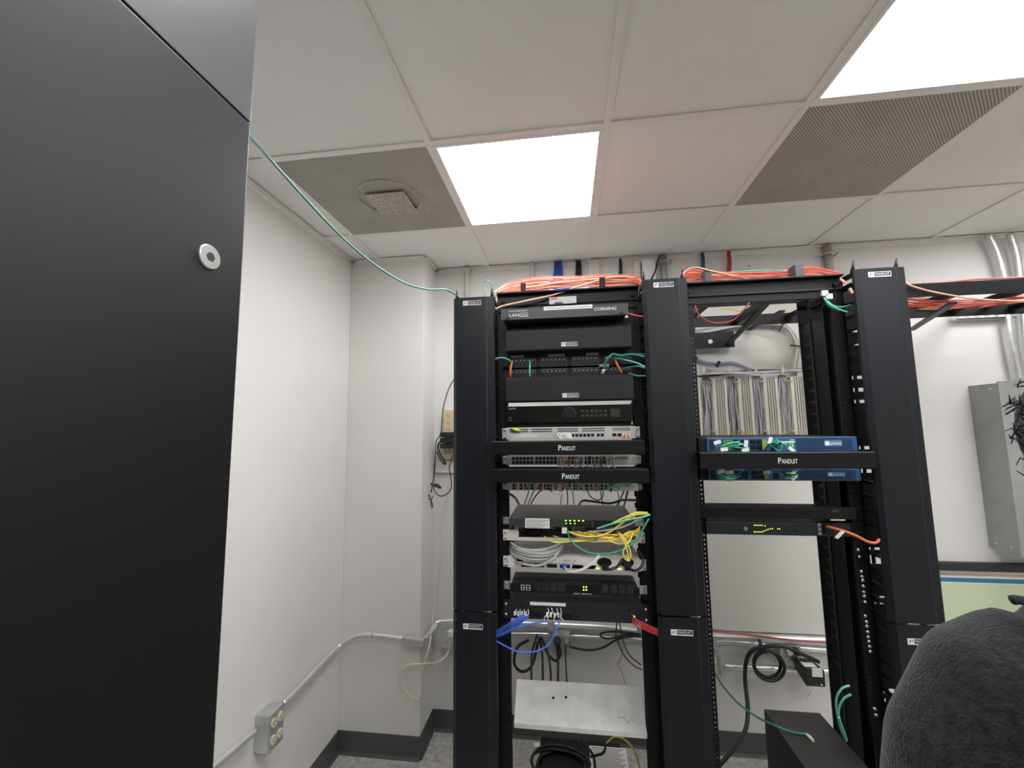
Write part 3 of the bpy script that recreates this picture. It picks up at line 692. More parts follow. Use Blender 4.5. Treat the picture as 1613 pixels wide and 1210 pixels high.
MB().box(*rect(893, 684, 901, 691, .14)[:2], .136, .142, *rect(893, 684, 901, 691, .14)[2:]).top('cable_plug', WHITE, 'white plug block in the middle of the topmost silver switch', 'plug')
for k in range(3):
    cable('patch_cable', P3([(983 + k * 4, 683, .176), (981 + k * 5, 686, .15), (979 + k * 7, 692, .15)]), .0026, C_PCH, 'short orange patch lead at the right of the topmost silver switch', 'cable', 'orange patch leads')
s2 = silver(790.8, 717.5, 1006, 732, 'middle silver network switch between the two wordmark bars', 2)
s3 = silver(792.8, 760.5, 1008.6, 773, 'lowest silver network switch, just below the lower wordmark bar', 3)
rnd = random.Random(3)
for k in range(30):
    u = 880 + k * 3.0 + rnd.uniform(-1, 1); m_ = rnd.choice([C_PCH, C_OR, C_GRN, C_GRY, C_GRY, C_GRN, C_WHT]); nm = {C_PCH: 'peach', C_OR: 'orange', C_GRN: 'dark green', C_GRY: 'grey', C_WHT: 'white'}[m_]
    cable('patch_cable', P3([(u, 719 + rnd.uniform(0, 6), .176), (u + rnd.uniform(-3, 3), 725 + rnd.uniform(-2, 2), .150), (u + rnd.uniform(-4, 4), 738, .14)]), .0022, m_, '%s patch lead plugged into the middle silver switch' % nm, 'cable', '%s patch leads in the middle switch' % nm, 5, 5)
for k in range(26):
    u = 812 + k * 6.6 + rnd.uniform(-2, 2); m_ = rnd.choice([C_GRY, C_GRY, C_PCH, C_GRN, C_GRY, C_BLK]); nm = {C_PCH: 'peach', C_GRN: 'dark green', C_GRY: 'grey', C_BLK: 'black'}[m_]
    cable('patch_cable', P3([(u, 770, .176), (u + rnd.uniform(-4, 4), 769 + rnd.uniform(0, 6), .15), (u + rnd.uniform(-6, 6), 758, .13)]), .0022, m_, '%s patch lead plugged into the lowest silver switch' % nm, 'cable', '%s patch leads in the lowest switch' % nm, 5, 5)
for k in range(7):
    cable('patch_cable', P3([(950 + k * 4, 773 - k, .16), (962 + k * 4, 767 - k * .6, .13), (975 + k * 4, 760, .12)]), .0022, C_TEAL, 'teal patch lead bunched at the right of the lowest silver switch', 'cable', 'teal patch leads', 5, 5)
cable('patch_cable', P3([(874, 764, .14), (873, 772, .11), (878, 778, .10), (886, 777, .10), (889, 770, .11), (884, 763, .13), (876, 763, .13)]), .003, mat('cable_pinkish', (.6, .42, .36), .45), 'pinkish beige cable loop hanging below the lower wordmark bar')
# 6 wordmark bars
def bar(u0, v0, u1, v1, lab, um):
    Y = .075; x0, x1, z0, z1 = rect(u0, v0, u1, v1, Y)
    r = thing('horizontal_cable_manager', ((x0 + x1) / 2, Y, z0), lab, 'cable manager', 'horizontal wordmark bars')
    c_ = MB().prism([(Y + .012, z0), (Y + .002, z0), (Y, z0 + .003), (Y, z1 - .003), (Y + .003, z1), (Y + .05, z1 + .0), (Y + .05, z1 - .003), (Y + .012, z1 - .003)], 'x', x0, x1).build('cover', mat('bar_black', (.0045, .0045, .005), .45, spec=.3, bump=.1, bscale=300), r)
    xm = px(um, (v0 + v1) / 2, Y).x; badge(c_, xm - .0275, z0 + (z1 - z0) * .30, .055, Y, True)
    for k in range(9):
        xx = x0 + .02 + k * (x1 - x0 - .044) / 8
        MB().box(xx, xx + .006, Y + .012, YR - .003, z0 + .008, z1 - .008).build('finger', BLACK, r)
    MB().box(max(x0, x0 + .01), x1 - .01, YR - .006, YR - .001, z0 + .002, z1 - .002).build('back_plate', BLACK, r)
    return r
bar(773.7, 695.5, 1016, 715.7, 'upper black bar with a white wordmark across the left rack', 893)
bar(775.5, 739.5, 1023.5, 761.3, 'lower black bar with a white wordmark across the left rack', 899)
# 7 dark switch with green lights
Y = .165; x0, x1, z0, z1 = rect(801.5, 817, 1000.5, 832, Y)
yb = pxZ(905, 795.5, z1).y
r = thing('network_switch', ((x0 + x1) / 2, .3, z0), 'charcoal network switch with green port lights and a paper label, left rack', 'network switch')
MB().box(x0, x1, Y + .004, yb, z0, z1).build('body', mat('switch_charcoal', (.04, .042, .044), .42), r, .0015)
fr = MB().box(x0, x1, Y, Y + .005, z0, z1).build('front_panel', mat('switch_charcoal', (.04, .042, .044), .42), r, .001); h = z1 - z0
d = MB(); xa = px(889, 820, Y).x
port_row(d, xa, x1 - .045, z0 + h * .52, z0 + h * .88, Y, 12, .15, 6); port_row(d, xa, x1 - .045, z0 + h * .10, z0 + h * .44, Y, 12, .15, 6); d.build('port', DARK, fr)
d = MB()
for i in range(5): d.box(xa + .002 + i * .0145, xa + .008 + i * .0145, Y - .0012, Y, z1 - h * .22, z1 - h * .08)
for i in range(3): d.box(xa + .004 + i * .0145, xa + .008 + i * .0145, Y - .0012, Y, z0 + h * .4, z0 + h * .55)
d.build('status_light', LEDG, fr)
la = rect(827, 816.5, 866, 832.5, Y - .002); lb = MB().box(la[0], la[1], Y - .002, Y - .0005, la[2], la[3]); lb.m = 1
for i in range(6): lb.box(la[0] + .005, la[1] - .005 - .012 * (i % 3), Y - .0024, Y - .002, la[3] - .007 - i * .0047, la[3] - .0055 - i * .0047)
lb.build('paper_label', [WHITE, MGREY], fr, 0, 'white printed paper label')
for s_ in ((EX0, x0 + .001), (x1 - .001, EX1)): MB().box(s_[0], s_[1], YR - .004, YR - .001, z0, z1).build('ear', STEEL, r)
ear_screws(r, EX0, EX1, z0, z1, YR - .004)
# 8 cream unit
Y = .186; x0, x1, z0, z1 = rect(794, 834.5, 1014.8, 856, Y); h = z1 - z0
r = thing('fibre_shelf', ((x0 + x1) / 2, .3, z0), 'cream rack shelf full of yellow fibre cables below the charcoal switch', 'shelf')
f = MB(); f.box(EX0, EX0 + .055, Y, Y + .006, z0, z1); f.box(EX1 - .03, EX1, Y, Y + .006, z0, z1); f.box(EX0 + .055, EX1 - .03, Y, Y + .006, z0, z0 + h * .30); f.box(EX0 + .018, EX1 - .018, Y + .004, .45, z0, z0 + .003)
f.box(EX0 + .018, EX0 + .021, Y + .004, .45, z0, z1); f.box(EX1 - .021, EX1 - .018, Y + .004, .45, z0, z1); f.box(EX0 + .018, EX1 - .018, .448, .45, z0, z1)
f.build('tray', CREAM, r, .0008)
for k in range(3):
    q = EX0 + .07 + k * .11
    MB().box(q, q + .06, Y + .03, Y + .2, z0 + h * .3, z0 + h * .85).build('splice_cassette', DARK if k == 0 else CHG, r, .002)
ear_screws(r, EX0, EX1, z0, z1, Y)
yl = [([(857, 845, .16), (866, 852, .12), (880, 854, .12), (900, 852, .14)], 'left yellow fibre drooping from the cream shelf'),
      ([(872, 844, .16), (885, 849, .12), (905, 852, .12), (940, 850, .14)], 'second yellow fibre drooping from the cream shelf')]
for pts, lab in yl:
    for d_ in (0, 2): cable('fibre_cable', P3([(u + d_, v + d_ * .6, Y) for u, v, Y in pts]), .0016, C_YEL, lab, 'cable', lab)
for k in range(14):
    u0 = 893 + rnd.uniform(0, 30)
    cable('fibre_cable', P3([(u0, 838 + rnd.uniform(-2, 6), .17), (u0 + 25, 842 + rnd.uniform(-3, 8), .13), (u0 + 55, 846 + rnd.uniform(-5, 7), .12), (990, 842 + rnd.uniform(-6, 8), .13), (1008, 836 + rnd.uniform(-6, 6), .16)]), .0019, rnd.choice([C_YEL, mat('cable_amber', (.72, .42, .06), .4)]), 'yellow fibre cable tangled in front of the cream shelf', 'cable', 'yellow fibres at the cream shelf')
for pts, lab, m_, rr in (([(962, 826, .13), (985, 815, .12), (1003, 808, .12), (1020, 808, .12)], 'upper yellow cable sweeping right into the middle manager', C_YEL, .0034),
                     ([(890, 836, .15), (920, 845, .12), (950, 843, .12), (975, 828, .12), (995, 813, .12), (1018, 809, .12)], 'lower yellow cable sweeping right from the green lights', C_YEL, .0032),
                     ([(940, 833, .12), (965, 825, .11), (990, 819, .11), (1010, 815, .11), (1024, 811, .12)], 'upper green cable sweeping right into the middle manager', C_TEAL, .0032),
                     ([(893, 834, .14), (900, 852, .10), (920, 868, .09), (945, 873, .09), (975, 868, .09), (1000, 853, .10), (1022, 817, .12)], 'long dark green cable hanging in a deep loop below the yellow fibres', C_GRN, .0032),
                     ([(925, 838, .13), (950, 836, .12), (975, 832, .12), (1000, 822, .12), (1022, 810, .12)], 'dark grey cable among the yellow fibres', C_GRY, .003),
                     ([(972, 838, .14), (980, 848, .10), (988, 868, .09), (990, 882, .09), (984, 880, .09), (982, 868, .09), (994, 848, .10), (996, 838, .14)], 'yellow fibre hanging in a long loop over the white unit', C_YEL, .0022),
                     ([(975, 838, .14), (984, 850, .10), (993, 870, .09), (991, 884, .09), (986, 876, .09)], 'second yellow fibre loop over the white unit', C_YEL, .0022),
                     ([(960, 852, .12), (975, 857, .11), (990, 853, .11), (997, 840, .13)], 'yellow fibre arc at the right of the cream shelf', C_YEL, .0022)):
    cable('patch_cable', P3(pts), rr, m_, lab)
MB().box(*rect(885, 832, 893, 840, .14)[:2], .135, .15, *rect(885, 832, 893, 840, .14)[2:]).top('cable_plug', WHITE, 'white plug just below the green port lights', 'plug')
# 9 white carrier unit with the grey coil on it
Y = .180; x0, x1, z0, z1 = rect(794, 876, 1014.8, 899.5, Y); h = z1 - z0
r = thing('carrier_switch', ((x0 + x1) / 2, .3, z0), 'white carrier ethernet unit with two black power plugs, left rack', 'network switch')
WU = mat('unit_white', (.74, .72, .70), .42)
MB().box(EX0 + .018, EX1 - .018, Y + .004, .47, z0, z1 - .001).build('body', WU, r, .001)
f = MB(); f.box(EX0, EX1, Y + .002, Y + .005, z0, z1); f.box(EX0 + .018, EX1 - .018, Y - .006, Y + .004, z0, z1); fr = f.build('front_panel', WU, r, .0012)
d = MB(); y = Y - .006
for i in range(6): q = px(822 + i * 20.3, 890, y).x; d.box(q - .002, q + .032, y - .0006, y + .002, z0 + h * .10, z0 + h * .42)
port_row(d, px(900, 890, y).x, px(935, 890, y).x, z0 + h * .08, z0 + h * .32, y, 5, .2)
d.box(px(814, 880, y).x, px(824, 880, y).x, y - .0006, y + .002, z0 + h * .6, z0 + h * .85)
for i in range(60): q = x0 + .055 + i * .0032; d.box(q, q + .0016, y - .0006, y + .002, z0 + h * .46, z0 + h * .52)
d.build('port', DARK, fr)
lt = MB(); lt.text('ciena', (px(886, 880, y).x, y, z0 + h * .70), (1, 0, 0), (0, 0, 1), .007, .026); lt.text('3930', (px(902, 880, y).x, y, z0 + h * .70), (1, 0, 0), (0, 0, 1), .005, .012); lt.build('lettering', C_RED, fr)
for u in (952, 987):
    q = px(u, 886, y); MB().prism([(q.x + .024 * math.cos(a_ * math.pi / 10), q.z + .015 * math.sin(a_ * math.pi / 10)) for a_ in range(20)], 'y', y - .001, y + .001).build('power_inlet', DARK, fr)
    pl = MB(); pl.box(q.x - .011, q.x + .011, y - .03, y, q.z - .018, q.z + .002); pl.build('power_plug', C_BLK, fr, .002)
MB().box(px(886, 893, y).x, px(893, 893, y).x, y - .012, y, z0 + h * .06, z0 + h * .5).build('blue_plug', C_BLU, fr, .001)
MB().box(px(938, 894, y).x, px(944, 894, y).x, y - .001, y, z0 + h * .1, z0 + h * .2).build('status_light', LEDY, fr); MB().box(px(973, 894, y).x, px(979, 894, y).x, y - .001, y, z0 + h * .1, z0 + h * .2).build('status_light', LEDY, fr)
ear_screws(r, EX0, EX1, z0, z1, Y + .002)
cable('power_cable', P3([(952, 893, .12), (960, 897, .10), (972, 893, .11), (980, 884, .13), (990, 890, .11)]), .0045, C_BLK, 'black power cord between the two plugs of the white unit')
cable('power_cable', P3([(988, 895, .13), (1000, 899, .11), (1010, 893, .11), (1013, 880, .13), (1006, 868, .17)]), .0045, C_BLK, 'black power cord looping at the right end of the white unit')
for k in range(2):
    cable('patch_cable', P3([(890, 894, .15), (896, 901 - k, .12), (915, 899 - k * 2, .11), (935, 887 - k * 3, .11), (944, 875 - k, .14)]), .0022, C_WHT, 'white fibre arcing from the blue plug to the right on the white unit', 'cable', 'white fibres on the white unit')
# grey coil
cb = MB(); zt = z1 + .002
cc = px(842, 866, .15)
for k in range(9):
    ph = rnd.uniform(0, 6); R_ = .088 + .005 * rnd.uniform(-1, 1); pts = []
    for i in range(29):
        a_ = 2 * math.pi * i / 28
        sag = -.018 * (1 - math.sin(a_)) / 2 * 1.0
        pts.append((cc.x + R_ * 1.02 * math.cos(a_), .225 + .085 * math.sin(a_) + .004 * math.sin(ph + a_), cc.z + .028 + sag - .004 * k + .010 * math.sin(a_) + .002 * math.sin(2 * a_ + ph)))
    cb.tube(pts, .0036, 6, cap=False)
cb.top('cable_coil', C_GRY, 'coil of grey network cable lying on top of the white unit', 'cable coil')
cable('patch_cable', P3([(880, 868, .14), (872, 880, .11), (850, 891, .11), (825, 889, .12), (812, 885, .17)]), .0038, C_GRY, 'loose grey cable end curving in front of the white unit')
cable('patch_cable', P3([(880, 860, .2), (900, 855, .25), (930, 852, .3)]), .0036, C_GRY, 'grey cable leading from the coil to the back')
# 10 power distribution unit
Y = .170; x0, x1, z0, z1 = rect(803, 919, 1008, 940, Y); h = z1 - z0; yb = min(.55, pxZ(905, 903, z1).y)
r = thing('power_unit', ((x0 + x1) / 2, .3, z0), 'black rack power unit with four green-yellow lights, left rack', 'power unit')
MB().box(x0 + .004, x1 - .004, Y + .004, yb, z0, z1 - .001).build('body', mat('unit_black', (.006, .006, .007), .32, spec=.35), r, .0015)
MB().box(x0 + .004, x1 - .004, Y + .05, Y + .052, z1 - .001, z1 - .0002).build('seam', DARK, r)
fr = MB().box(x0, x1, Y, Y + .004, z0, z1).build('front_panel', DARK, r, .001)
for g0 in (.085, .31):
    for i in range(4):
        q = x0 + g0 + i * .027; MB().box(q, q + .022, Y - .0008, Y + .001, z0 + h * .28, z0 + h * .28 + .026).build('outlet', mat('outlet_black', (.02, .02, .022), .25), fr)
for q, w_ in ((px(820.5, 920, Y).x, .012), (px(828, 920, Y).x, .016)): 
    s_ = MB(); s_.box(q, q + w_, Y - .001, Y, z0 + h * .25, z0 + h * .9); s_.m = 1; s_.box(q + .003, q + w_ - .003, Y - .0014, Y - .001, z0 + h * .32, z0 + h * .52); s_.box(q + .003, q + w_ - .003, Y - .0014, Y - .001, z0 + h * .6, z0 + h * .82)
    s_.build('socket', [SILV, DARK], fr)
q = px(921.5, 927, Y)
for i in (-1, 1):
    for j in (-1, 1): MB().box(q.x + i * .0045 - .002, q.x + i * .0045 + .002, Y - .001, Y, q.z + j * .0045 - .002, q.z + j * .0045 + .002).build('status_light', LEDY, fr)
lt = MB(); lt.text('CISCO', (px(904, 938, Y).x, Y, z0 + h * .02), (1, 0, 0), (0, 0, 1), .004, .02); lt.box(px(916, 938, Y).x, px(932, 938, Y).x, Y - .0005, Y - .0001, z0 + h * .05, z0 + h * .1); lt.build('lettering', PRINT, fr)
for xx, ww in ((EX0, x0), (x1, EX1)): MB().box(xx, ww, YR - .004, YR - .001, z0, z1).build('ear', STEEL, r)
ear_screws(r, EX0, EX1, z0, z1, YR - .004)
# 11 fibre chassis with modules
Y = .178; x0, x1, z0, z1 = rect(796.5, 944.5, 1020.5, 983.5, Y); h = z1 - z0
r = thing('fibre_chassis', ((x0 + x1) / 2, .25, z0), 'dark grey fibre patch chassis with blue cables at the bottom of the left stack', 'fibre panel')
MB().box(EX0 + .018, EX1 - .018, Y + .004, .45, z0, z1).build('body', CHG, r, .001)
f = MB(); f.box(EX0, EX1, Y, Y + .004, z0, z1); fr = f.build('front_panel', CHG, r, .001)
mw = (EX1 - EX0 - .05) / 4
for k in range(4):
    q = EX0 + .025 + k * (mw + .0015); md = MB().box(q, q + mw - .001, Y - .003, Y, z0 + .003, z1 - .022).build('module', CHG, fr, .0008)
    if k < 2:
        MB().box(q + .06, q + mw - .006, Y - .006, Y - .003, z0 + .008, z1 - .035).build('adapter_block', DARK, md, .001)
        for i in range(4):
            MB().box(q + .012 + i * .0125, q + .018 + i * .0125, Y - .016, Y - .003, z1 - .045, z1 - .034).build('connector', WHITE, md, .0008)
    if k == 3: MB().box(q + .07, q + .1, Y - .006, Y - .003, z0 + .01, z1 - .03).build('adapter_block', DARK, md); MB().box(q + .075, q + .083, Y - .008, Y - .006, z1 - .038, z1 - .032).build('status_light', LEDG, md)
MB().box(px(835, 947, Y).x, px(891, 949, Y).x, Y - .002, Y - .0005, z1 - .014, z1 - .004).build('label_strip', WHITE, fr)
ear_screws(r, EX0, EX1, z0, z1, Y)
for k in range(4):
    cable('fibre_lead', P3([(813 + k * 6.3, 960, .165), (814 + k * 6, 968, .14), (822 - k * 1 + 2, 972, .13)]), .0013, C_WHT, 'thin white fibre lead at the left module of the fibre chassis', 'cable', 'white leads at the left module')
for k, (a_, b_) in enumerate(((863, 857), (869, 862), (877, 873), (883, 888))):
    cable('fibre_lead', P3([(a_, 958, .165), (a_ + 1, 966, .14), ((a_ + b_) / 2 - 2, 972, .13), (b_, 978, .13)]), .0013, C_WHT, 'thin white fibre lead at the second module of the fibre chassis', 'cable', 'white leads at the second module')
for k in range(5):
    cable('patch_cable', P3([(823 + k * 2.5, 969 + k * .5, .13), (811, 976 + k * 3.2, .10 + k * .006), (796, 986 + k * 3.2, .10 + k * .006), (782, 994 + k * 2.4, .12)]), .0022, C_BLU, 'blue fibre running from the left module down into the left manager', 'cable', 'blue fibres to the left manager')
cable('patch_cable', P3([(862, 979, .13), (835, 983, .11), (810, 991, .10), (782, 1002, .12)]), .0028, C_BLU, 'longer blue fibre from the second module to the left manager')
cable('patch_cable', P3([(884, 972, .14), (878, 988, .11), (871, 1003, .10), (862, 1017, .09), (845, 1026, .08), (820, 1028, .08), (800, 1020, .09), (782, 1010, .11)]), .0028, C_BLU, 'blue fibre hanging in a wide loop below the fibre chassis')
for k in range(4):
    cable('patch_cable', P3([(994 + k * .8, 966 + k, .15), (1001 - k, 975 + k * 2.5, .12), (1016, 983 + k * 3, .11), (1036, 992 + k * 3, .12)]), .0019, C_RED, 'red cable running from the fibre chassis into the middle manager', 'cable', 'red cables to the middle manager')
# 12 tilted aluminium shelf
r = thing('metal_shelf', px(913, 1150, .25), 'bare scratched aluminium shelf plate tilted in the lower left rack', 'shelf')
A, B = px(810.5, 1140, .192), px(1018.5, 1157, .192); Cc, D = px(1007, 1082, .34), px(815, 1070.5, .34)
n_ = (B - A).cross(D - A).normalized() * .002
MB().hexa([A - n_, B - n_, Cc - n_, D - n_, A + n_, B + n_, Cc + n_, D + n_]).build('plate', ALU, r)
dn = Vector((0, .002, -.015)); MB().hexa([A + dn, B + dn, B + dn + Vector((0, .003, 0)), A + dn + Vector((0, .003, 0)), A + n_, B + n_, B + n_ + Vector((0, .003, 0)), A + n_ + Vector((0, .003, 0))]).build('front_lip', ALU, r, .0008)
for P_, Q_ in ((A, D), (B, Cc)): MB().beam(P_ + Vector((0, 0, -.006)), Q_ + Vector((0, 0, -.006)), .003, .016).build('side_flange', ALU, r)
def on_shelf(u, v):
    d = ray(u, v); nn = n_.normalized(); t_ = (A - CAMLOC).dot(nn) / d.dot(nn); return CAMLOC + d * t_ 
up_ = n_.normalized() * (.0026 if n_.z > 0 else -.0026)
for u, v in ((871.5, 1100.5), (891.5, 1099.5)): p = on_shelf(u, v) + up_; MB().cyl(p - up_ * .3, p + up_ * .3, .005, 10).build('hole', DARK, r)
sq = MB(); q = [on_shelf(u, v) + up_ for u, v in ((973, 1121), (982, 1123), (984, 1130), (975, 1133), (973, 1121), (977, 1132), (985, 1133), (989, 1141), (993, 1134), (998, 1137))]
sq.tube(q, .0009, 4); sq.build('scribble', MGREY, r)
# 13 black box, coil and label at the bottom of the left rack
zt = .30
TL, TR, BR_, BL_ = pxZ(838, 1158, zt), pxZ(984, 1168, zt), pxZ(1000, 1212, zt), pxZ(818, 1208, zt)
yb0, yf0 = .74, .36; xl, xr = TL.x + .02, TR.x - .01
r = thing('ups_unit', ((xl + xr) / 2, .55, 0), 'black battery unit on the floor below the aluminium shelf', 'battery unit')
bz = pxZ(985, 1170, .26); fz = pxZ(1003, 1208, .26)
MB().box(.905, 1.262, .42, .78, 0, .26).build('case', mat('ups_black', (.010, .010, .011), .45, spec=.35), r, .012)
l0, l1 = pxZ(928, 1174, .262), pxZ(985, 1178, .262)
lb = MB().box(l0.x, l1.x, .45, l0.y, .2602, .2612); lb.m = 1
for i in range(16): lb.box(l0.x + .008, l1.x - .01 - .01 * (i % 3), l0.y - .012 - i * .0095, l0.y - .008 - i * .0095, .2612, .2615)
lb.build('rating_label', [WHITE, MGREY], r)
q = pxZ(846, 1170, .27); MB().box(q.x - .012, q.x + .012, q.y - .012, q.y + .012, .2605, .262).build('paper_tag', WHITE, r)
cb = MB(); c0 = Vector((1.0, .60, .29))
for k in range(4):
    pts = [(c0.x + .012 * math.sin(k * 2.1) + (.100 + .007 * k) * math.cos(2 * math.pi * i / 28), c0.y + (.085 + .008 * math.cos(k * 1.7)) * math.sin(2 * math.pi * i / 28), c0.z - .024 + .007 * k + .005 * math.sin(4 * math.pi * i / 28 + k)) for i in range(29)]; cb.tube(pts, .0055, 8, cap=False)
cb.top('cable_coil', C_BLK, 'thick coil of black power cord on the battery unit', 'cable coil')
cable('power_cable', P3([(915, 1160, .5), (925, 1176, .45), (935, 1192, .42), (938, 1215, .4)]), .005, C_BLK, 'black cord hanging in front of the white rating label')
cable('power_cable', P3([(945, 1155, .5), (953, 1170, .45), (950, 1186, .42), (930, 1192, .42)]), .0045, C_BLK, 'black cord looping over the top edge of the rating label')
cable('patch_cable', P3([(955, 1171, .5), (968, 1161, .5), (985, 1166, .45), (1000, 1185, .4), (1009, 1215, .38)]), .003, C_YEL, 'thin yellow cable arching over the right of the battery unit')
MB().box(*[px(913, 1165, .5).x, px(928, 1165, .5).x], .46, .54, .262, .31).top('power_adapter', C_BLK, 'black power brick standing on the battery unit', 'adapter', bevel=.004)

# ------------------------------------------------------------------ equipment in the right rack
def appliance(u0, v0, u1, v1, lab, ear):
    Y = .165; x0, x1, z0, z1 = rect(u0, v0, u1, v1, Y); h = z1 - z0
    r = thing('firewall_appliance', ((x0 + x1) / 2, .3, z0), lab, 'firewall', 'blue firewall appliances')
    MB().box(x0 + .004, x1 - .004, Y + .014, .52, z0, z1).build('body', DARK, r, .001)
    fr = MB().box(x0, x1, Y, Y + .014, z0, z1).build('bezel', BLUE, r, .0025)
    g_ = MB(); xm = x0 + (x1 - x0) * .605
    g_.box(xm, x1 - .016, Y - .0002, Y + .001, z0 + h * .1, z0 + h * .9); MB().box(x0 + .006, x0 + .025, Y - .0002, Y + .001, z0 + h * .1, z0 + h * .9).build('intake', BLUED, fr)
    gr = g_.build('grille', BLUED, fr)
    mm = MB()                     # honeycomb bars
    n = int((x1 - .016 - xm) / .0062)
    for i in range(n):
        for j in range(6):
            xx = xm + i * .0062 + (.0031 if j % 2 else 0); zz = z0 + h * (.12 + j * .135)
            if xx + .004 < x1 - .016: mm.beam((xx, Y - .0008, zz), (xx + .0042, Y - .0008, zz + h * .08), .0008, .0012, (0, 1, 0))
            if xx + .004 < x1 - .016: mm.beam((xx, Y - .0008, zz + h * .12), (xx + .0042, Y - .0008, zz + h * .04), .0008, .0012, (0, 1, 0))
    for j in range(7): mm.box(xm, x1 - .016, Y - .0012, Y - .0002, z0 + h * (.1 + j * .133), z0 + h * (.1 + j * .133) + .0011)
    mm.build('mesh', BLUE, gr)
    pb = MB(); xp = x0 + .085
    for i in range(4):
        for j in range(2): pb.box(xp + i * .020 + (.01 if i > 1 else 0), xp + .016 + i * .020 + (.01 if i > 1 else 0), Y - .003, Y, z0 + h * (.16 + j * .38), z0 + h * (.46 + j * .38))
    pb.build('port', DARK, fr)
    MB().box(x0 + .05, x0 + .08, Y - .003, Y, z0 + h * .15, z0 + h * .85).build('port_module', mat('green_module', (.05, .22, .06), .5), fr)
    MB().box(x0 + .17, x0 + .185, Y - .003, Y, z0 + h * .15, z0 + h * .85).build('port_module', mat('olive_module', (.25, .33, .08), .5), fr)
    MB().box(x0 + .2, x0 + .215, Y - .003, Y, z0 + h * .15, z0 + h * .65).build('port_module', DARK, fr)
    ld = MB()
    for i in range(2):
        for j in range(4): ld.box(xm - .022 + i * .008, xm - .018 + i * .008, Y - .001, Y, z0 + h * (.2 + j * .14), z0 + h * (.25 + j * .14))
    ld.build('status_light', LEDG, fr)
    lg = MB(); q = x0 + (x1 - x0) * .79; lg.box(q, q + .012, Y - .002, Y - .0013, z0 + h * .42, z0 + h * .68); lg.text('paloalto', (q + .014, Y - .002, z0 + h * .46), (1, 0, 0), (0, 0, 1), h * .2, .034); lg.build('logo_badge', PRINT, fr)
    lg = MB().box(q - .002, q + .050, Y - .0013, Y - .0006, z0 + h * .36, z0 + h * .76); lg.build('badge', mat('badge_blue', (.12, .25, .4), .4), fr)
    lt = MB(); lt.box(xm - .045, xm - .004, Y - .0006, Y - .0001, z0 + h * .62, z0 + h * .70); lt.box(xm - .02, xm - .006, Y - .0006, Y - .0001, z0 + h * .78, z0 + h * .82); lt.build('stripe', PRINT, fr)
    MB().box(1.498, x0 - .001, Y + .006, Y + .03, z0, z1).build('ear', COVER if ear else BLACK, r, .001)
    MB().box(x1 + .001, 1.9745, YR - .004, YR - .001, z0, z1).build('ear', BLACK, r) if x1 < 1.97 else None
    return r, x0, x1, z0, z1
b1 = appliance(1113, 689.7, 1352, 711, 'upper blue rack firewall appliance above the wordmark bar', 1)
b2 = appliance(1115.6, 739, 1357.5, 757.9, 'lower blue rack firewall appliance below the wordmark bar', 0)
bar(1103, 713, 1381, 738, 'black bar with a white wordmark between the blue appliances, right rack', 1241)
gl = [((1125, 710), (1140, 702), (1160, 697), (1175, 703)), ((1140, 710), (1150, 705), (1168, 706), (1180, 706)), ((1135, 702), (1145, 706), (1158, 701), (1165, 694)), ((1150, 712), (1158, 704), (1170, 700), (1180, 708)),
      ((1205, 708), (1212, 700), (1222, 697), (1232, 703)), ((1210, 697), (1220, 706), (1228, 711), (1232, 700)), ((1216, 694), (1228, 696), (1240, 703), (1248, 707)), ((1220, 700), (1230, 699), (1242, 700), (1250, 708)), ((1212, 712), (1220, 702), (1226, 697), (1221, 690)),
      ((1125, 742), (1138, 750), (1152, 754), (1165, 750)), ((1130, 741), (1140, 747), (1155, 750), (1172, 741)), ((1190, 741), (1200, 746), (1208, 748), (1215, 742)), ((1228, 746), (1238, 753), (1250, 752), (1257, 745)), ((1122, 744), (1135, 753), (1150, 757), (1160, 752)), ((1230, 742), (1240, 748), (1252, 748), (1258, 741))]
for k, q in enumerate(gl):
    up = k < 9
    cable('patch_cable', [px(u, v, (.15, .115, .11, .15)[i]) for i, (u, v) in enumerate(q)], .0026, C_TEAL if k % 3 == 0 else C_GRN, 'green patch lead tangled on the front of the %s blue appliance' % ('upper' if up else 'lower'), 'cable', 'green leads on the %s appliance' % ('upper' if up else 'lower'))
for k, (u, v, a_, up) in enumerate(((1130, 697, .3, 1), (1141, 708, .1, 1), (1175, 699, 1.4, 1), (1174, 709, .2, 1), (1213, 694, 1.2, 1), (1247, 708, -.8, 1), (1136, 743, .2, 0), (1149, 744, .1, 0), (1147, 757, 1.3, 0), (1208, 744, .2, 0), (1251, 752, .8, 0))):
    p = px(u, v, .112); MB().beam(p - Vector((math.cos(a_), 0, math.sin(a_))) * .011, p + Vector((math.cos(a_), 0, math.sin(a_))) * .011, .002, .011, (0, 0, 1) if abs(a_) < 1 else (1, 0, 0)).top('cable_tag', WHITE, 'white cable tag on the green leads of the %s blue appliance' % ('upper' if up else 'lower'), 'tag', 'white tags on the %s appliance' % ('upper' if up else 'lower'))
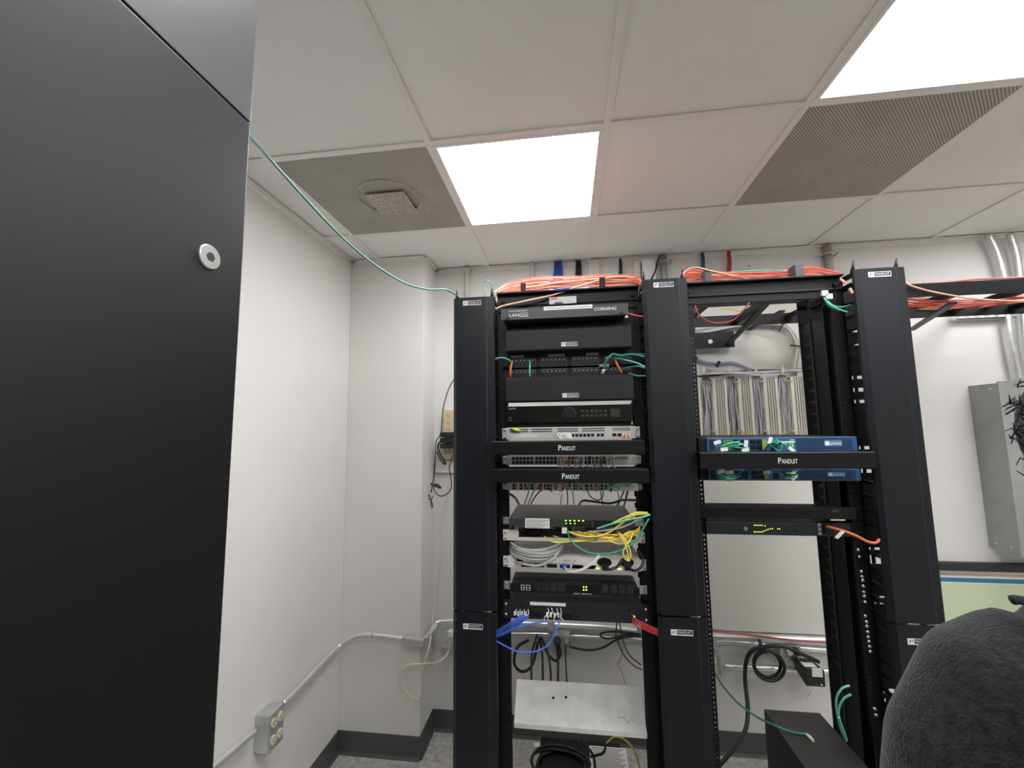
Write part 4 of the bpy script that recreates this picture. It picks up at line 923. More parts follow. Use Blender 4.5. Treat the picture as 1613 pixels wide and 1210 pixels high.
# battery backup: blank bar above and display unit below
Y = .17; x0, x1, z0, z1 = rect(1102, 797.6, 1333, 818.7, Y)
r = thing('keyboard_drawer', ((x0 + x1) / 2, .3, z0), 'plain black rack drawer above the unit with the yellow light pattern', 'drawer')
MB().box(x0, x1, Y + .006, .235, z0, z1).build('body', mat('drawer_black', (.006, .006, .006), .45, spec=.3), r, .0015)
fr = MB().box(x0, x1 + .03, Y, Y + .008, z0, z1).build('front_panel', mat('drawer_black', (.006, .006, .006), .45, spec=.3), r, .002)
lt = MB(); lt.text('APC', (px(1310, 801, Y).x, Y, z1 - .014), (1, 0, 0), (0, 0, 1), .007, .022); lt.build('lettering', MGREY, fr)
q = px(1324, 820, Y); MB().box(q.x - .03, q.x + .012, Y - .003, Y, z0 - .003, z0 + .001).build('handle', SILV, fr)
MB().box(x1 + .03, 1.985, YR - .006, YR - .001, z0, z1).build('ear', BLACK, r)
Y = .180; x0, x1, z0, z1 = rect(1112, 821.5, 1341, 846, Y); h = z1 - z0
r = thing('battery_backup', ((x0 + x1) / 2, .3, z0), 'black rack battery backup with a yellow-green light pattern, right rack', 'battery unit')
MB().box(x0, x1 - .02, Y + .006, .52, z0, z1).build('body', DARK, r, .001)
fr = MB().box(x0, x1, Y, Y + .008, z0, z1).build('front_panel', CHG, r, .003)
MB().box(x0 + .27, x0 + .272, Y - .0006, Y, z0 + .002, z1 - .002).build('seam', DARK, fr)
ld = MB()
dots = [(1188 + i * 3.1, 827.5) for i in range(5)] + [(1188 + i * 3.1, 838) for i in range(5)] + [(1203.5, 836.5), (1207, 835.2), (1210, 834), (1213.5, 833), (1217, 833), (1225, 833.2), (1228, 833.2), (1205, 828.6)]
for u, v in dots: q = px(u, v, Y); ld.box(q.x - .0014, q.x + .0014, Y - .001, Y, q.z - .0011, q.z + .0011)
ld.build('status_light', LEDY, fr)
q = px(1174, 832.5, Y); MB().tube([q, q + Vector((0, -.004, 0))], .0062, 18).build('power_button', MGREY, fr)
for dz in (-.013, 0, .013): q = px(1290, 833.5, Y) + Vector((0, 0, dz)); MB().tube([q, q + Vector((0, -.004, 0))], .0058, 16).build('button', mat('button_grey', (.16, .16, .16), .4), fr)
q = px(1300, 833, Y); MB().box(q.x - .006, q.x + .02, Y - .006, Y, q.z - .012, q.z + .016).build('adapter_block', DARK, fr); MB().box(q.x + .0, q.x + .004, Y - .007, Y - .006, q.z + .006, q.z + .008).build('status_light', LEDG, fr)
MB().box(1.489, x0, YR - .006, YR - .001, z0, z1).build('ear', BLACK, r); MB().box(x1, 1.985, YR - .006, YR - .001, z0, z1).build('ear', BLACK, r)
cable('patch_cable', P3([(1303, 830, .165), (1312, 832, .14), (1330, 837, .12), (1350, 845, .11), (1368, 854, .11), (1380, 855, .12), (1386, 849, .14)]), .0042, C_OR, 'orange fibre with a white tag leaving the battery backup')
MB().beam(px(1317, 848, .115), px(1328, 837, .115), .003, .013, (0, 1, 0)).top('cable_tag', WHITE, 'white tag clipped on the orange fibre of the battery backup', 'tag')
# green leads and plug at the top of the right manager
for k, pts in enumerate(([(1296, 465, .2), (1303, 476, .17), (1318, 486, .16), (1335, 492, .16)], [(1300, 468, .2), (1310, 480, .17), (1325, 484, .16), (1345, 479, .16)], [(1297, 468, .2), (1306, 482, .18), (1322, 490, .17)])):
    cable('patch_cable', P3(pts), .0028, [C_TEAL, C_GRN, C_GRN][k], ['bright green lead at the top of the right manager', 'upper dark green lead at the top of the right manager', 'lower dark green lead at the top of the right manager'][k])
for k, (u, v) in enumerate(((1297, 463), (1304, 468))): p = px(u, v, .19); MB().box(p.x - .010, p.x + .010, .18, .195, p.z - .009, p.z + .009).top('cable_plug', WHITE, ['upper white plug at the top right corner of the right rack', 'lower white plug at the top right corner of the right rack'][k], 'plug', bevel=.001)
for k, (a_, b_) in enumerate((((1324, 440, .16), (1332, 446, .16)), ((1338, 454, .14), (1343, 462, .14)))):
    MB().beam(px(*a_), px(*b_), .006, .006).top('fibre_cable', C_PCH, ['upper short peach cable piece in the top of the right manager', 'lower short peach cable piece in the top of the right manager'][k], 'cable')

# ------------------------------------------------------------------ telephone blocks on the wall
x0, x1, z0, z1 = 1.70, 2.36, 1.58, 1.945
STRIP = mat('strip_cream', (.62, .60, .50), .5); STRIPD = mat('strip_dark', (.25, .24, .20), .6)
xs = [px(u, 640, 1.06).x for u in (1092, 1133, 1173, 1213, 1256)]
for k, xc in enumerate(xs):
    nm = ['leftmost', 'second', 'middle', 'fourth', 'rightmost'][k]
    r = thing('wiring_block', (xc, 1.09, z0), '%s of the five cream telephone wiring blocks on the wall behind the right rack' % nm, 'wiring block', 'telephone wiring blocks')
    MB().box(xc - .034, xc + .034, 1.06, 1.116, z0, z1 - .02).build('base', STRIP, r, .002)
    for s in (-1, 1):
        MB().box(xc + s * .029 - .006, xc + s * .029 + .006, 1.035, 1.06, z0, z1 - .02).build('side_strip', mat('strip_light', (.75, .72, .60), .5), r)
    g_ = MB()
    for j in range(4): g_.box(xc - .021 + j * .0115, xc - .0135 + j * .0115, 1.045, 1.06, z0, z1 - .022)
    g_.m = 1
    for i in range(44): g_.box(xc - .022, xc + .022, 1.050, 1.0595, z0 + .004 + i * .0077, z0 + .007 + i * .0077)
    g_.build('terminal', [STRIP, STRIPD], r)
for k in range(5):
    xc = (xs[k] + (xs[k + 1] if k < 4 else xs[k] + .11)) / 2 + .004
    b = MB()
    for i in range(16):
        dx = -.026 + .0035 * i; m_i = 0 if i % 4 else 1; b.m = (0, 0, 1, 2)[(i + k) % 4] 
        pts = [(xc + dx * .6, 1.06, z1 - .005), (xc + dx + rnd.uniform(-.006, .006), 1.05, z1 - .07), (xc + dx + rnd.uniform(-.008, .008), 1.055, z1 - .16), (xc + dx + rnd.uniform(-.008, .008), 1.05, z1 - .26), (xc + dx, 1.06, z0)]
        b.tube(spline(pts, 4), .0028, 5)
    b.top('wire_bundle', [C_LGR, C_GRY, mat('cable_slate', (.10, .11, .22), .5)], 'vertical bundle of grey and blue wires right of the %s wiring block' % ['leftmost', 'second', 'middle', 'fourth', 'rightmost'][k], 'wire bundle', kind='stuff')
    r = thing('wire_ring', (xc - .02, 1.06, z1 - .06), 'metal wire spool clip near the top right of the %s wiring block' % ['leftmost', 'second', 'middle', 'fourth', 'rightmost'][k], 'clip')
    for zz in (z1 - .04, z1 - .30): MB().tube([(xc + .012, 1.115, zz), (xc + .012, 1.02, zz), (xc + .03, 1.012, zz)], .004, 8).build('hook', SCREWM, r)
b = MB(); rnd = random.Random(5)
for i in range(14):
    yy = 1.03 + rnd.uniform(-.02, .02); b.m = (0, 1, 0, 2)[i % 4]
    b.tube(spline([(1.68, yy, z1 + .0 + rnd.uniform(-.008, .008)), (1.85, yy, z1 + .005 + rnd.uniform(-.01, .01)), (2.05, yy, z1 + .014 + rnd.uniform(-.01, .01)), (2.36, yy, z1 + .018 + rnd.uniform(-.01, .01))], 5), .004, 6)
b.top('cable_bundle', [C_GRY, C_LGR, mat('cable_slate', (.10, .11, .22), .5)], 'horizontal bundle of grey and slate wires along the top of the wiring blocks', 'cable bundle', kind='stuff')
for k, u in enumerate((1109, 1150, 1191, 1233)):
    p = px(u, 582, 1.0); MB().box(p.x - .006, p.x + .006, 1.0, 1.006, p.z - .02, p.z + .014).top('cable_post', C_LGR, '%s grey prong holding the horizontal wires above the blocks' % ['first', 'second', 'third', 'fourth'][k], 'clip')
# grey arc of cables on the wall
b = MB()
for i in range(12):
    o = (i - 5.5) * 1.1; Y = 1.08 + rnd.uniform(-.02, .015); b.m = i % 2
    b.tube(spline([px(1075, 530 + o * .9, Y), px(1120, 520 + o * .7, Y), px(1170, 511 + o * .6, Y), px(1215, 509 + o * .6, Y), px(1238, 514 + o * .5, Y), px(1252 - o * .5, 532 + o * .2, Y), px(1257 - o * .6, 550, Y), px(1254 - o * .6, 568, Y), px(1250 - o * .6, 592, Y)], 5), .0058, 6)
b.top('cable_bundle', [C_LGR, mat('cable_stone', (.48, .47, .43), .5)], 'thick grey cable bundle arching over the wall down to the wiring blocks', 'cable bundle', kind='stuff')
for k, (u, v, du, dv) in enumerate(((1232, 513, 5, -9), (1254, 545, 9, 1))): p, q = px(u - du, v - dv, 1.045), px(u + du, v + dv, 1.045); MB().beam(p, q, .008, .004, (0, 1, 0)).top('cable_tie', C_BLK, ['black cable tie at the bend of the grey bundle', 'black cable tie on the falling part of the grey bundle'][k], 'cable tie')
for k, (u, v) in enumerate(((1139, 521), (1222, 516))):
    p = px(u, v, 1.11); MB().box(p.x - .018, p.x + .012, 1.105, 1.116, p.z - .01, p.z + .008).top('cable_clamp', STEEL, ['small steel clamp under the left of the grey bundle', 'small steel clamp under the bend of the grey bundle'][k], 'clamp', bevel=.002)
b = MB()
for i in range(8):
    o = (i - 3.5); Y = 1.04 + rnd.uniform(-.02, .02); b.m = 0 if i % 3 else 1
    b.tube(spline([px(1092 + o * 1.4, 480, .95), px(1089 + o * 1.4, 520, Y), px(1087 + o, 550, Y), px(1092 + o * .5, 563 - o, Y), px(1104, 572 - o, Y), px(1130, 575 - o * .8, Y), px(1155, 574 - o * .8, Y), px(1180, 582 - o * .5, Y), px(1200, 589, Y)], 5), .004, 6)
b.top('cable_bundle', [mat('cable_royal', (.035, .06, .26), .4), C_GRY], 'dark blue cable bundle curving from the tray to the wiring blocks', 'cable bundle', kind='stuff')
for k, (u, v) in enumerate(((1095, 567), (1131, 574))): p = px(u, v, 1.02); MB().beam(p + Vector((-.008, 0, -.016)), p + Vector((.008, 0, .016)), .014, .012).top('cable_tie', C_BLK, ['black strap at the lower bend of the blue bundle', 'black strap on the flat part of the blue bundle'][k], 'cable tie')

# ------------------------------------------------------------------ conduits and outlets low on the back wall
def hpipe(name, pts, r_, lab, m_=PIPE): return cable(name, pts, r_, m_, lab, 'conduit', n=14, seg=6)
yw = YB - .04
hpipe('conduit', [(.66, yw, .604), (1.2, yw, .606), (1.7, yw, .590), (2.42, yw, .594)], .019, 'thick upper metal conduit running along the back wall')
hpipe('conduit', [px(785, 999, yw), px(840, 999, yw), px(868, 1000, yw)], .013, 'thin conduit left of the double outlet box below the fibre chassis')
hpipe('conduit', [px(898, 1002, yw), px(960, 1005, yw), px(1020, 1008, yw), px(1060, 1015, yw), (1.74, yw, .515), px(1130, 1011, yw), px(1180, 1013, yw), px(1225, 1018, yw), px(1320, 1026, yw)], .012, 'thin middle conduit running right from the double outlet box')
hpipe('conduit', [px(1140, 1050, yw), px(1200, 1052, yw), px(1270, 1056, yw), px(1330, 1060, yw)], .014, 'lowest conduit on the wall behind the right rack')
for k, (x, z) in enumerate(((1.42, .606), (.95, .606))): MB().box(x - .02, x + .02, YB - .063, YB - .001, z - .024, z + .028).top('pipe_clamp', STEEL, ['steel clamp on the thick conduit at the right of the left rack', 'steel clamp on the thick conduit at the left of the left rack'][k], 'clamp', bevel=.003)
def outlet_box(u0, v0, u1, v1, lab, n=2, plugs=0):
    Y = YB - .055; x0, x1, z0, z1 = rect(u0, v0, u1, v1, Y)
    r = thing('outlet_box', ((x0 + x1) / 2, Y, z0), lab, 'outlet', None)
    MB().box(x0, x1, Y, YB - .001, z0, z1).build('box', STEEL, r, .004); MB().box(x0, x1, Y - .003, Y, z0, z1).build('cover', STEEL, r, .001)
    w_ = (x1 - x0) / n
    for i in range(n):
        for j in (0, 1):
            xc, zc = x0 + w_ * (i + .5), z0 + (z1 - z0) * (.3 + .42 * j)
            rc = MB().prism([(xc + .0145 * math.cos(a_ * math.pi / 8), zc + .0155 * math.sin(a_ * math.pi / 8)) for a_ in range(16)], 'y', Y - .006, Y - .002).build('receptacle', IVORY, r)
            s_ = MB()
            for dx in (-.005, .005): s_.box(xc + dx - .001, xc + dx + .001, Y - .0065, Y - .006, zc - .002, zc + .006)
            s_.box(xc - .002, xc + .002, Y - .0065, Y - .006, zc - .009, zc - .005); s_.build('slot', DARK, rc)
    return r, x0, x1, z0, z1
outlet_box(870, 992, 899, 1029, 'steel double outlet box with two black plugs below the fibre chassis')
for k, u in enumerate((878, 892)):
    p = px(u, 1008, YB - .06); MB().tube([p, p + Vector((0, -.02, 0)), p + Vector((0, -.045, -.008))], [.019, .019, .012], 14).top('power_plug', C_BLK if k == 0 else MGREY, ['round black plug in the left of the double outlet box', 'round grey-black plug in the right of the double outlet box'][k], 'plug')
outlet_box(1112, 1030, 1137, 1065, 'steel outlet box half hidden by the middle manager near the floor', 1)
outlet_box(1228, 1016, 1262, 1042, 'steel outlet box with round fittings behind the black transformer', 2)
outlet_box(694, 987, 716, 1022, 'steel outlet box with a beige plug left of the leftmost manager', 1)
p = px(711, 996, YB - .07); MB().box(p.x - .014, p.x + .014, YB - .09, YB - .062, p.z - .018, p.z + .014).top('power_plug', C_WHT, 'beige plug in the outlet beside the leftmost manager', 'plug', bevel=.003)
for k, (pts, rr, lab) in enumerate(([[(833, 1008, 1.06), (815, 1020, 1.04), (810, 1045, 1.03), (822, 1058, 1.03), (838, 1048, 1.03), (848, 1010, 1.04)], .010, 'thick black cord looped from the conduit below the fibre chassis'],
    [[(846, 1000, 1.05), (838, 1030, 1.03), (837, 1065, .95), (838, 1100, .8)], .008, 'leftmost black cord falling behind the aluminium shelf'],
    [[(849, 1003, 1.05), (854, 1030, 1.02), (855, 1065, .95), (854, 1100, .8)], .008, 'second black cord falling behind the aluminium shelf'],
    [[(852, 1005, 1.05), (862, 1025, 1.02), (867, 1055, .95), (868, 1100, .8)], .008, 'third black cord falling behind the aluminium shelf'],
    [[(852, 1003, 1.04), (863, 1030, 1.02), (875, 1041, 1.02), (883, 1030, 1.02), (880, 1016, 1.04)], .009, 'black cord swinging from the bundle to the left plug'],
    [[(878, 1015, 1.03), (879, 1045, 1.0), (879, 1100, .85)], .009, 'fourth black cord falling from the left plug'],
    [[(891, 1018, 1.03), (891, 1040, 1.0), (893, 1075, .9)], .005, 'thin black cord falling from the right plug'],
    [[(897, 1019, 1.04), (925, 1024, 1.0), (950, 1020, 1.0), (975, 1006, 1.0), (1008, 1000, 1.0)], .007, 'black cord sweeping right from the double outlet'],
    [[(1010, 999, 1.0), (970, 995, 1.0), (948, 997, 1.0), (947, 1003, 1.0), (960, 1006, 1.0), (985, 1000, 1.0), (1010, 1003, 1.0)], .006, 'flat loop of black cord at the right of the left rack'],
    [[(972, 978, .9), (971, 1005, .95), (985, 1035, .98), (1000, 1050, .98), (1012, 1055, .98)], .004, 'left thin black cord curving down at the right of the left rack'],
    [[(976, 980, .9), (980, 1005, .95), (990, 1030, .98), (1010, 1048, .98)], .004, 'right thin black cord curving down at the right of the left rack'],
    [[(974, 1010, .98), (981, 1022, .98), (977, 1040, .98), (973, 1047, .98), (980, 1060, .98), (986, 1080, .98)], .0018, 'thin kinked black wire on the wall behind the left rack'])):
    cable('power_cable', P3(pts), rr * .8, C_BLK, lab)
rnd = random.Random(11)
for k, (pts, rr, lab) in enumerate(([[(803, 778, .7), (812, 785, .7), (820, 800, .6)], .009, 'thick black cord behind the left end under the lowest silver switch'],
    [[(835, 765, .6), (831, 780, .6), (824, 800, .55)], .004, 'first slanting black cord above the charcoal switch'], [[(845, 765, .6), (838, 780, .6), (829, 800, .55)], .004, 'second slanting black cord above the charcoal switch'], [[(855, 768, .6), (842, 784, .6), (833, 800, .55)], .005, 'third slanting black cord above the charcoal switch'],
    [[(888, 765, .6), (885, 780, .6), (882, 800, .55)], .003, 'first thin upright black wire above the charcoal switch'], [[(893, 765, .6), (894, 780, .6), (894, 800, .55)], .004, 'second thin upright black wire above the charcoal switch'], [[(901, 765, .6), (903, 785, .6), (905, 800, .55)], .003, 'third thin upright black wire above the charcoal switch'],
    [[(924, 770, .7), (930, 782, .7), (942, 788, .7), (950, 780, .7), (948, 765, .7)], .004, 'black wire sagging in a shallow loop above the charcoal switch'], [[(911, 797, .5), (918, 789, .55), (935, 790, .55), (960, 793, .55), (980, 788, .55), (1003, 788, .5)], .007, 'thick wavy black cord lying above the charcoal switch'],
    [[(944, 765, .65), (948, 785, .65), (950, 800, .6)], .004, 'fourth thin black wire above the charcoal switch'], [[(985, 768, .6), (978, 785, .6), (972, 800, .55)], .005, 'first slanting black cord at the right above the charcoal switch'], [[(990, 768, .6), (986, 785, .6), (982, 800, .55)], .006, 'second slanting black cord at the right above the charcoal switch'],
    [[(970, 768, .6), (975, 785, .6), (970, 800, .55)], .003, 'thin black wire crossing at the right above the charcoal switch'])):
    cable('power_cable', P3(pts), rr * .7, C_BLK, lab)
# right part: coiled cord, transformer, thin cords
cb = MB(); cc = px(1207, 1044, 1.05)
for k in range(2):
    cb.tube([cc + Vector(((.062 + .008 * k) * math.cos(t * math.pi / 14), -.02 * k - .01, (.062 + .006 * k) * math.sin(t * math.pi / 14))) for t in range(29)], .008, 8, cap=False)
cb.tube(spline(P3([(1196, 1008, 1.05), (1199, 1018, 1.03)]), 4), .009, 8)
cb.top('cable_coil', C_BLK, 'round coil of thick black cord hanging from the conduit behind the right rack', 'cable coil')
cable('power_cable', P3([(1290, 1043, 1.02), (1262, 1030, 1.02), (1235, 1019, 1.02), (1210, 1018, 1.02), (1185, 1025, 1.02), (1175, 1045, 1.02), (1174, 1075, 1.0), (1178, 1115, .95), (1174, 1150, .9), (1155, 1180, .85), (1128, 1212, .8)]), .0095, C_BLK, 'thick black cord falling from the wall coil to the floor')
p0, p1 = px(1266, 1052, .98), px(1299, 1081, .98)
r = thing('transformer', ((p0.x + p1.x) / 2, 1.0, p1.z), 'black wedge shaped transformer with white labels hanging on the wall outlet', 'transformer')
MB().hexa([(p0.x, .97, p1.z), (p1.x, .97, p1.z), (p1.x, 1.07, p1.z + .03), (p0.x, 1.07, p1.z + .03), (p0.x, .97, p0.z), (p1.x, .97, p0.z), (p1.x - .01, 1.07, p0.z), (p0.x - .01, 1.07, p0.z)]).build('case', C_BLK, r, .004)
MB().box(p0.x + .03, p0.x + .075, .968, .97, p1.z + .045, p1.z + .085).build('label_plate', WHITE, r)
MB().box(p0.x + .01, p1.x - .02, .99, 1.03, p0.z - .0005, p0.z + .001).build('top_label', WHITE, r); MB().cyl((p1.x - .02, .969, p1.z + .012), (p1.x - .02, .965, p1.z + .012), .004, 8).build('screw', SCREWM, r)
cable('patch_cable', P3([(1220, 1008, 1.08), (1232, 1015, 1.08), (1253, 1026, 1.07), (1258, 1045, 1.06), (1258, 1080, 1.05), (1263, 1096, 1.04), (1270, 1100, 1.04), (1278, 1090, 1.03)]), .0022, C_WHT, 'thin white wire looping below the transformer')
for k in range(2): cable('patch_cable', P3([(1105, 990 + k * 2, 1.05), (1150, 995 + k * 3, 1.05), (1200, 1002 + k * 2, 1.05), (1250, 1008 + k, 1.05), (1320, 1013 + k, 1.05)]), .003, mat('cable_dull_red', (.45, .10, .12), .4), ['upper dull red cable lying along the thick conduit', 'lower dull red cable lying along the thick conduit'][k])
for k, u in enumerate((1240, 1252)): p = px(u, 1024, YB - .06); MB().tube([p, p + Vector((0, -.03, 0))], [.016, .013], 14).top('power_plug', STEEL if k == 0 else C_BLK, ['round steel fitting above the transformer', 'round black plug above the transformer'][k], 'plug')
# green floor lead and tower case
zt = .63; A = pxZ(1203, 1117, zt); B = pxZ(1292, 1122, zt)
r = thing('tower_case', ((A.x + B.x) / 2, A.y - .25, 0), 'plain dark grey tower case standing on the floor in the right rack opening', 'computer case')
TC = mat('tower_grey', (.034, .032, .031), .55, spec=.3)
MB().box(A.x, B.x - .004, A.y - .42, A.y, .01, zt).build('case', TC, r, .002)
MB().box(A.x + .004, B.x - .004, A.y - .428, A.y - .42, .02, zt - .006).build('front_panel', DARK, r, .002)
for x in (A.x + .02, B.x - .02):
    for y in (A.y - .39, A.y - .03): MB().cyl((x, y, 0), (x, y, .01), .012, 10).build('foot', DARK, r)
cable('patch_cable', [px(1112, 1020, .3), px(1118, 1042, .35), px(1135, 1075, .4), px(1160, 1105, .45), px(1190, 1128, .45), pxZ(1225, 1145, .655), pxZ(1250, 1154, .637), pxZ(1272, 1157, .636)], .0034, C_GRN, 'green network lead drooping onto the tower case')
MB().tube([pxZ(1270, 1157, .637), pxZ(1276, 1162, .637), pxZ(1281, 1167, .637)], [.005, .006, .005], 8).top('cable_plug', C_LGR, 'clear plug at the end of the green lead on the tower case', 'plug')
for k, pts in enumerate(([(1338, 1080, .12), (1325, 1086, .12), (1317, 1105, .13), (1322, 1140, .14), (1330, 1163, .15)], [(1340, 1094, .11), (1328, 1102, .12), (1321, 1120, .13), (1325, 1145, .14), (1333, 1168, .15)], [(1321, 1130, .12), (1328, 1150, .13), (1334, 1167, .14)])):
    cable('patch_cable', P3(pts), .003, C_TEAL, ['outer green lead curving at the foot of the right rack', 'inner green lead curving at the foot of the right rack', 'short green lead at the foot of the right rack'][k])

# ------------------------------------------------------------------ left wall and pilaster
XW = XL + .030
def LX(u, v, X=XW): return pxX(u, v, X)
cn = px(585, 998, YC - .03)
pts = [LX(340, 1206), LX(404, 1150)]; pts = [pts[0] + (pts[0] - pts[1]) * 5] + pts
cable('conduit', pts, .0125, PIPE, 'metal conduit coming up to the four gang outlet from the lower left', 'conduit', n=14)
pts = [LX(445, 1110), LX(470, 1085), LX(500, 1052), px(530, 1022, .84), px(548, 1008, .872), px(570, 1000, YC - .03), px(600, 1001, YC - .03), px(637, 1006, YC - .03)]
cable('conduit', pts, .0125, PIPE, 'curved metal conduit from the four gang outlet round to the pilaster', 'conduit', n=14)
p = px(586, 1000, YC - .03); MB().torus(p, (1, 0, 0), .0145, .003, 20, 6).top('coupling_ring', STEEL, 'ring coupling on the curved conduit at the pilaster', 'fitting')
r = thing('elbow_fitting', px(652, 1012, YC - .03), 'grey cast elbow fitting at the pilaster corner', 'fitting')
a_, b_ = px(634, 1007, YC - .03), px(668, 1012, YC - .03)
CAST = mat('cast_grey', (.40, .40, .40), .5)
MB().beam(a_, b_, .036, .036).build('body', CAST, r, .006)
MB().beam(a_ + Vector((.012, -.019, 0)), b_ + Vector((-.006, -.019, 0)), .003, .03, (0, 0, 1)).build('lid', CAST, r, .001)
cable('conduit', [px(668, 1008, YC - .02), px(676, 1000, .98), px(684, 989, 1.04), px(698, 979, 1.08), (.66, YB - .035, .604)], .015, PIPE, 'conduit bending from the elbow fitting to the back wall', 'conduit', n=14)
# four gang outlet on the left wall
y0, y1 = pxX(404, 1130, XW + .03).y, pxX(446, 1110, XW + .03).y
F = XL + .06
fa, fb, fc, fd = pxX(424, 1130, F), pxX(447, 1105, F), pxX(447, 1160, F), pxX(424, 1187, F)
yy0, yy1 = .30, .405; zz0, zz1 = (fd.z + fc.z) / 2, (fa.z + fb.z) / 2
yy0, yy1 = fa.y, fb.y
r = thing('outlet_box', (XL + .03, (yy0 + yy1) / 2, zz0), 'steel four gang outlet box on the left wall conduit', 'outlet')
MB().box(XL + .001, F, yy0, yy1, zz0, zz1).build('box', STEEL, r, .004); MB().box(F, F + .004, yy0, yy1, zz0, zz1).build('cover', STEEL, r, .0015)
for i in (0, 1):
    for j in (0, 1):
        yc, zc = yy0 + (yy1 - yy0) * (.27 + .46 * i), zz0 + (zz1 - zz0) * (.27 + .46 * j)
        rc = MB().prism([(yc + .0155 * math.cos(t * math.pi / 8), zc + .0165 * math.sin(t * math.pi / 8)) for t in range(16)], 'x', F + .003, F + .008).build('receptacle', IVORY, r)
        s_ = MB()
        for d_ in (-.005, .005): s_.box(F + .008, F + .0085, yc + d_ - .001, yc + d_ + .001, zc - .002, zc + .006)
        s_.box(F + .008, F + .0085, yc - .002, yc + .002, zc - .009, zc - .005); s_.build('slot', DARK, rc)
# tan power strip, adapters and loose wires beside the leftmost manager
x0, x1, z0, z1 = rect(699, 646, 730, 724, YB - .04)
r = thing('power_strip', ((x0 + x1) / 2, YB - .02, z0), 'tan multi outlet power tap on the wall beside the leftmost manager', 'power strip')
MB().box(x0, x1, YB - .04, YB - .001, z0, z1).build('case', TAN, r, .006)
for k in range(5):
    for i in (0,):
        xc, zc = x0 + .028, z1 - .035 - k * .040
        s_ = MB()
        for dx in (-.007, .007): s_.box(xc + dx - .0015, xc + dx + .0015, YB - .0412, YB - .0395, zc - .003, zc + .006)
        s_.box(xc - .0025, xc + .0025, YB - .0412, YB - .0395, zc - .012, zc - .007); s_.build('slot', DARK, r)
for k in range(3):
    x0, x1, z0, z1 = rect(693.5, 681 + k * 9, 722, 688.5 + k * 9, YB - .09)
    MB().box(x0, x1, YB - .10, YB - .041, z0, z1).top('power_adapter', C_BLK, ['top', 'middle', 'lowest'][k] + ' black power adapter plugged into the tan power tap', 'adapter', bevel=.003)
x0, x1, z0, z1 = rect(684, 726, 730, 745, YB - .02); MB().box(x0, x1, YB - .02, YB - .001, z0, z1).top('raceway', WALL, 'white wall raceway below the tan power tap', 'raceway', bevel=.003)
for pts, rr, lab, m_ in (([(716, 596, 1.05), (706, 615, 1.05), (698, 645, 1.05), (695, 682, 1.05)], .003, 'thin black wire bowing out from behind the leftmost manager to the adapters', C_BLK),
    ([(694, 685, 1.04), (687, 695, 1.04), (686, 712, 1.04), (685, 735, 1.04), (682, 760, 1.04), (679, 776, 1.04)], .003, 'black wire hanging left of the adapters', C_BLK),
    ([(694, 695, 1.04), (690, 702, 1.04), (692, 712, 1.04), (702, 730, 1.04), (697, 728, 1.03), (688, 712, 1.04)], .005, 'bundled black wire loop below the adapters', C_BLK),
    ([(684, 764, 1.04), (684, 772, 1.04), (692, 781, 1.04), (703, 779, 1.04), (711, 768, 1.04), (710, 750, 1.04), (708, 735, 1.04), (716, 712, 1.04)], .003, 'black wire drawing a wide loop under the raceway', C_BLK),
    ([(678, 762, 1.03), (686, 766, 1.03), (694, 769, 1.03), (690, 764, 1.03), (684, 763, 1.03)], .005, 'small knot of black wire left of the raceway', C_BLK),
    ([(677, 780, 1.03), (678, 786, 1.03), (682, 797, 1.03), (680, 799, 1.03), (679, 790, 1.03), (682, 782, 1.03)], .0025, 'tiny black wire end below the knot', C_BLK),
    ([(676, 778, 1.02), (674, 785, 1.02), (679, 787, 1.02)], .0025, 'tiny blue wire end below the knot', C_NAVY),
    ([(710, 735, 1.08), (708, 760, 1.08), (702, 790, 1.08), (694, 825, 1.08), (697, 860, 1.08), (690, 905, 1.07), (684, 950, 1.05), (680, 990, 1.0), (676, 1020, .93), (665, 1055, .9), (663, 1085, .9), (657, 1102, .88), (642, 1092, .88), (630, 1070, .88), (640, 1049, .88), (668, 1046, .9), (692, 1042, .98), (706, 1028, 1.04), (710, 1004, 1.05)], .0042, 'long beige cord hanging from the power tap and looping to the outlet', C_BEI)):
    cable('power_cable', P3(pts), rr, m_, lab)

# ------------------------------------------------------------------ the person at the right
def loft(mb, secs, n=24):       # closed stack of horizontal ellipses: (x, y, z, rx, ry)
    b = len(mb.v)
    for (x, y, z, rx, ry) in secs:
        for i in range(n): a_ = 2 * math.pi * i / n; mb.v.append((x + rx * math.cos(a_), y + ry * math.sin(a_), z))
    for k in range(len(secs) - 1):
        for i in range(n): mb.face((b + k * n + i, b + k * n + (i + 1) % n, b + (k + 1) * n + (i + 1) % n, b + (k + 1) * n + i), True)
    mb.face([b + i for i in reversed(range(n))]); mb.face([b + (len(secs) - 1) * n + i for i in range(n)]); return mb
def fuse(o, voxel, it=6):       # one continuous surface out of the overlapping volumes
    m1 = o.modifiers.new('remesh', 'REMESH'); m1.mode = 'VOXEL'; m1.voxel_size = voxel; m1.use_smooth_shade = True
    m2 = o.modifiers.new('smooth', 'SMOOTH'); m2.iterations = it; m2.factor = .5; return o
PX, PY = 1.684, -.75
r = thing('person', (PX, PY, 0), 'person in a charcoal fleece standing at the right edge, seen from behind the shoulder', 'person')
def V(x, y, z): return (PX + x, PY + y, z)
def L(mb, secs): return loft(mb, [(PX + a_, PY + b_, c_, d_, e_) for a_, b_, c_, d_, e_ in secs])
b = MB()
L(b, [(0, 0, .86, .13, .10), (0, 0, .95, .155, .11), (0, 0, 1.08, .135, .095), (0, 0, 1.25, .155, .105), (0, 0, 1.37, .15, .10), (0, 0, 1.43, .10, .08), (.006, -.005, 1.47, .055, .06), (.03, .0, 1.56, .052, .058)])
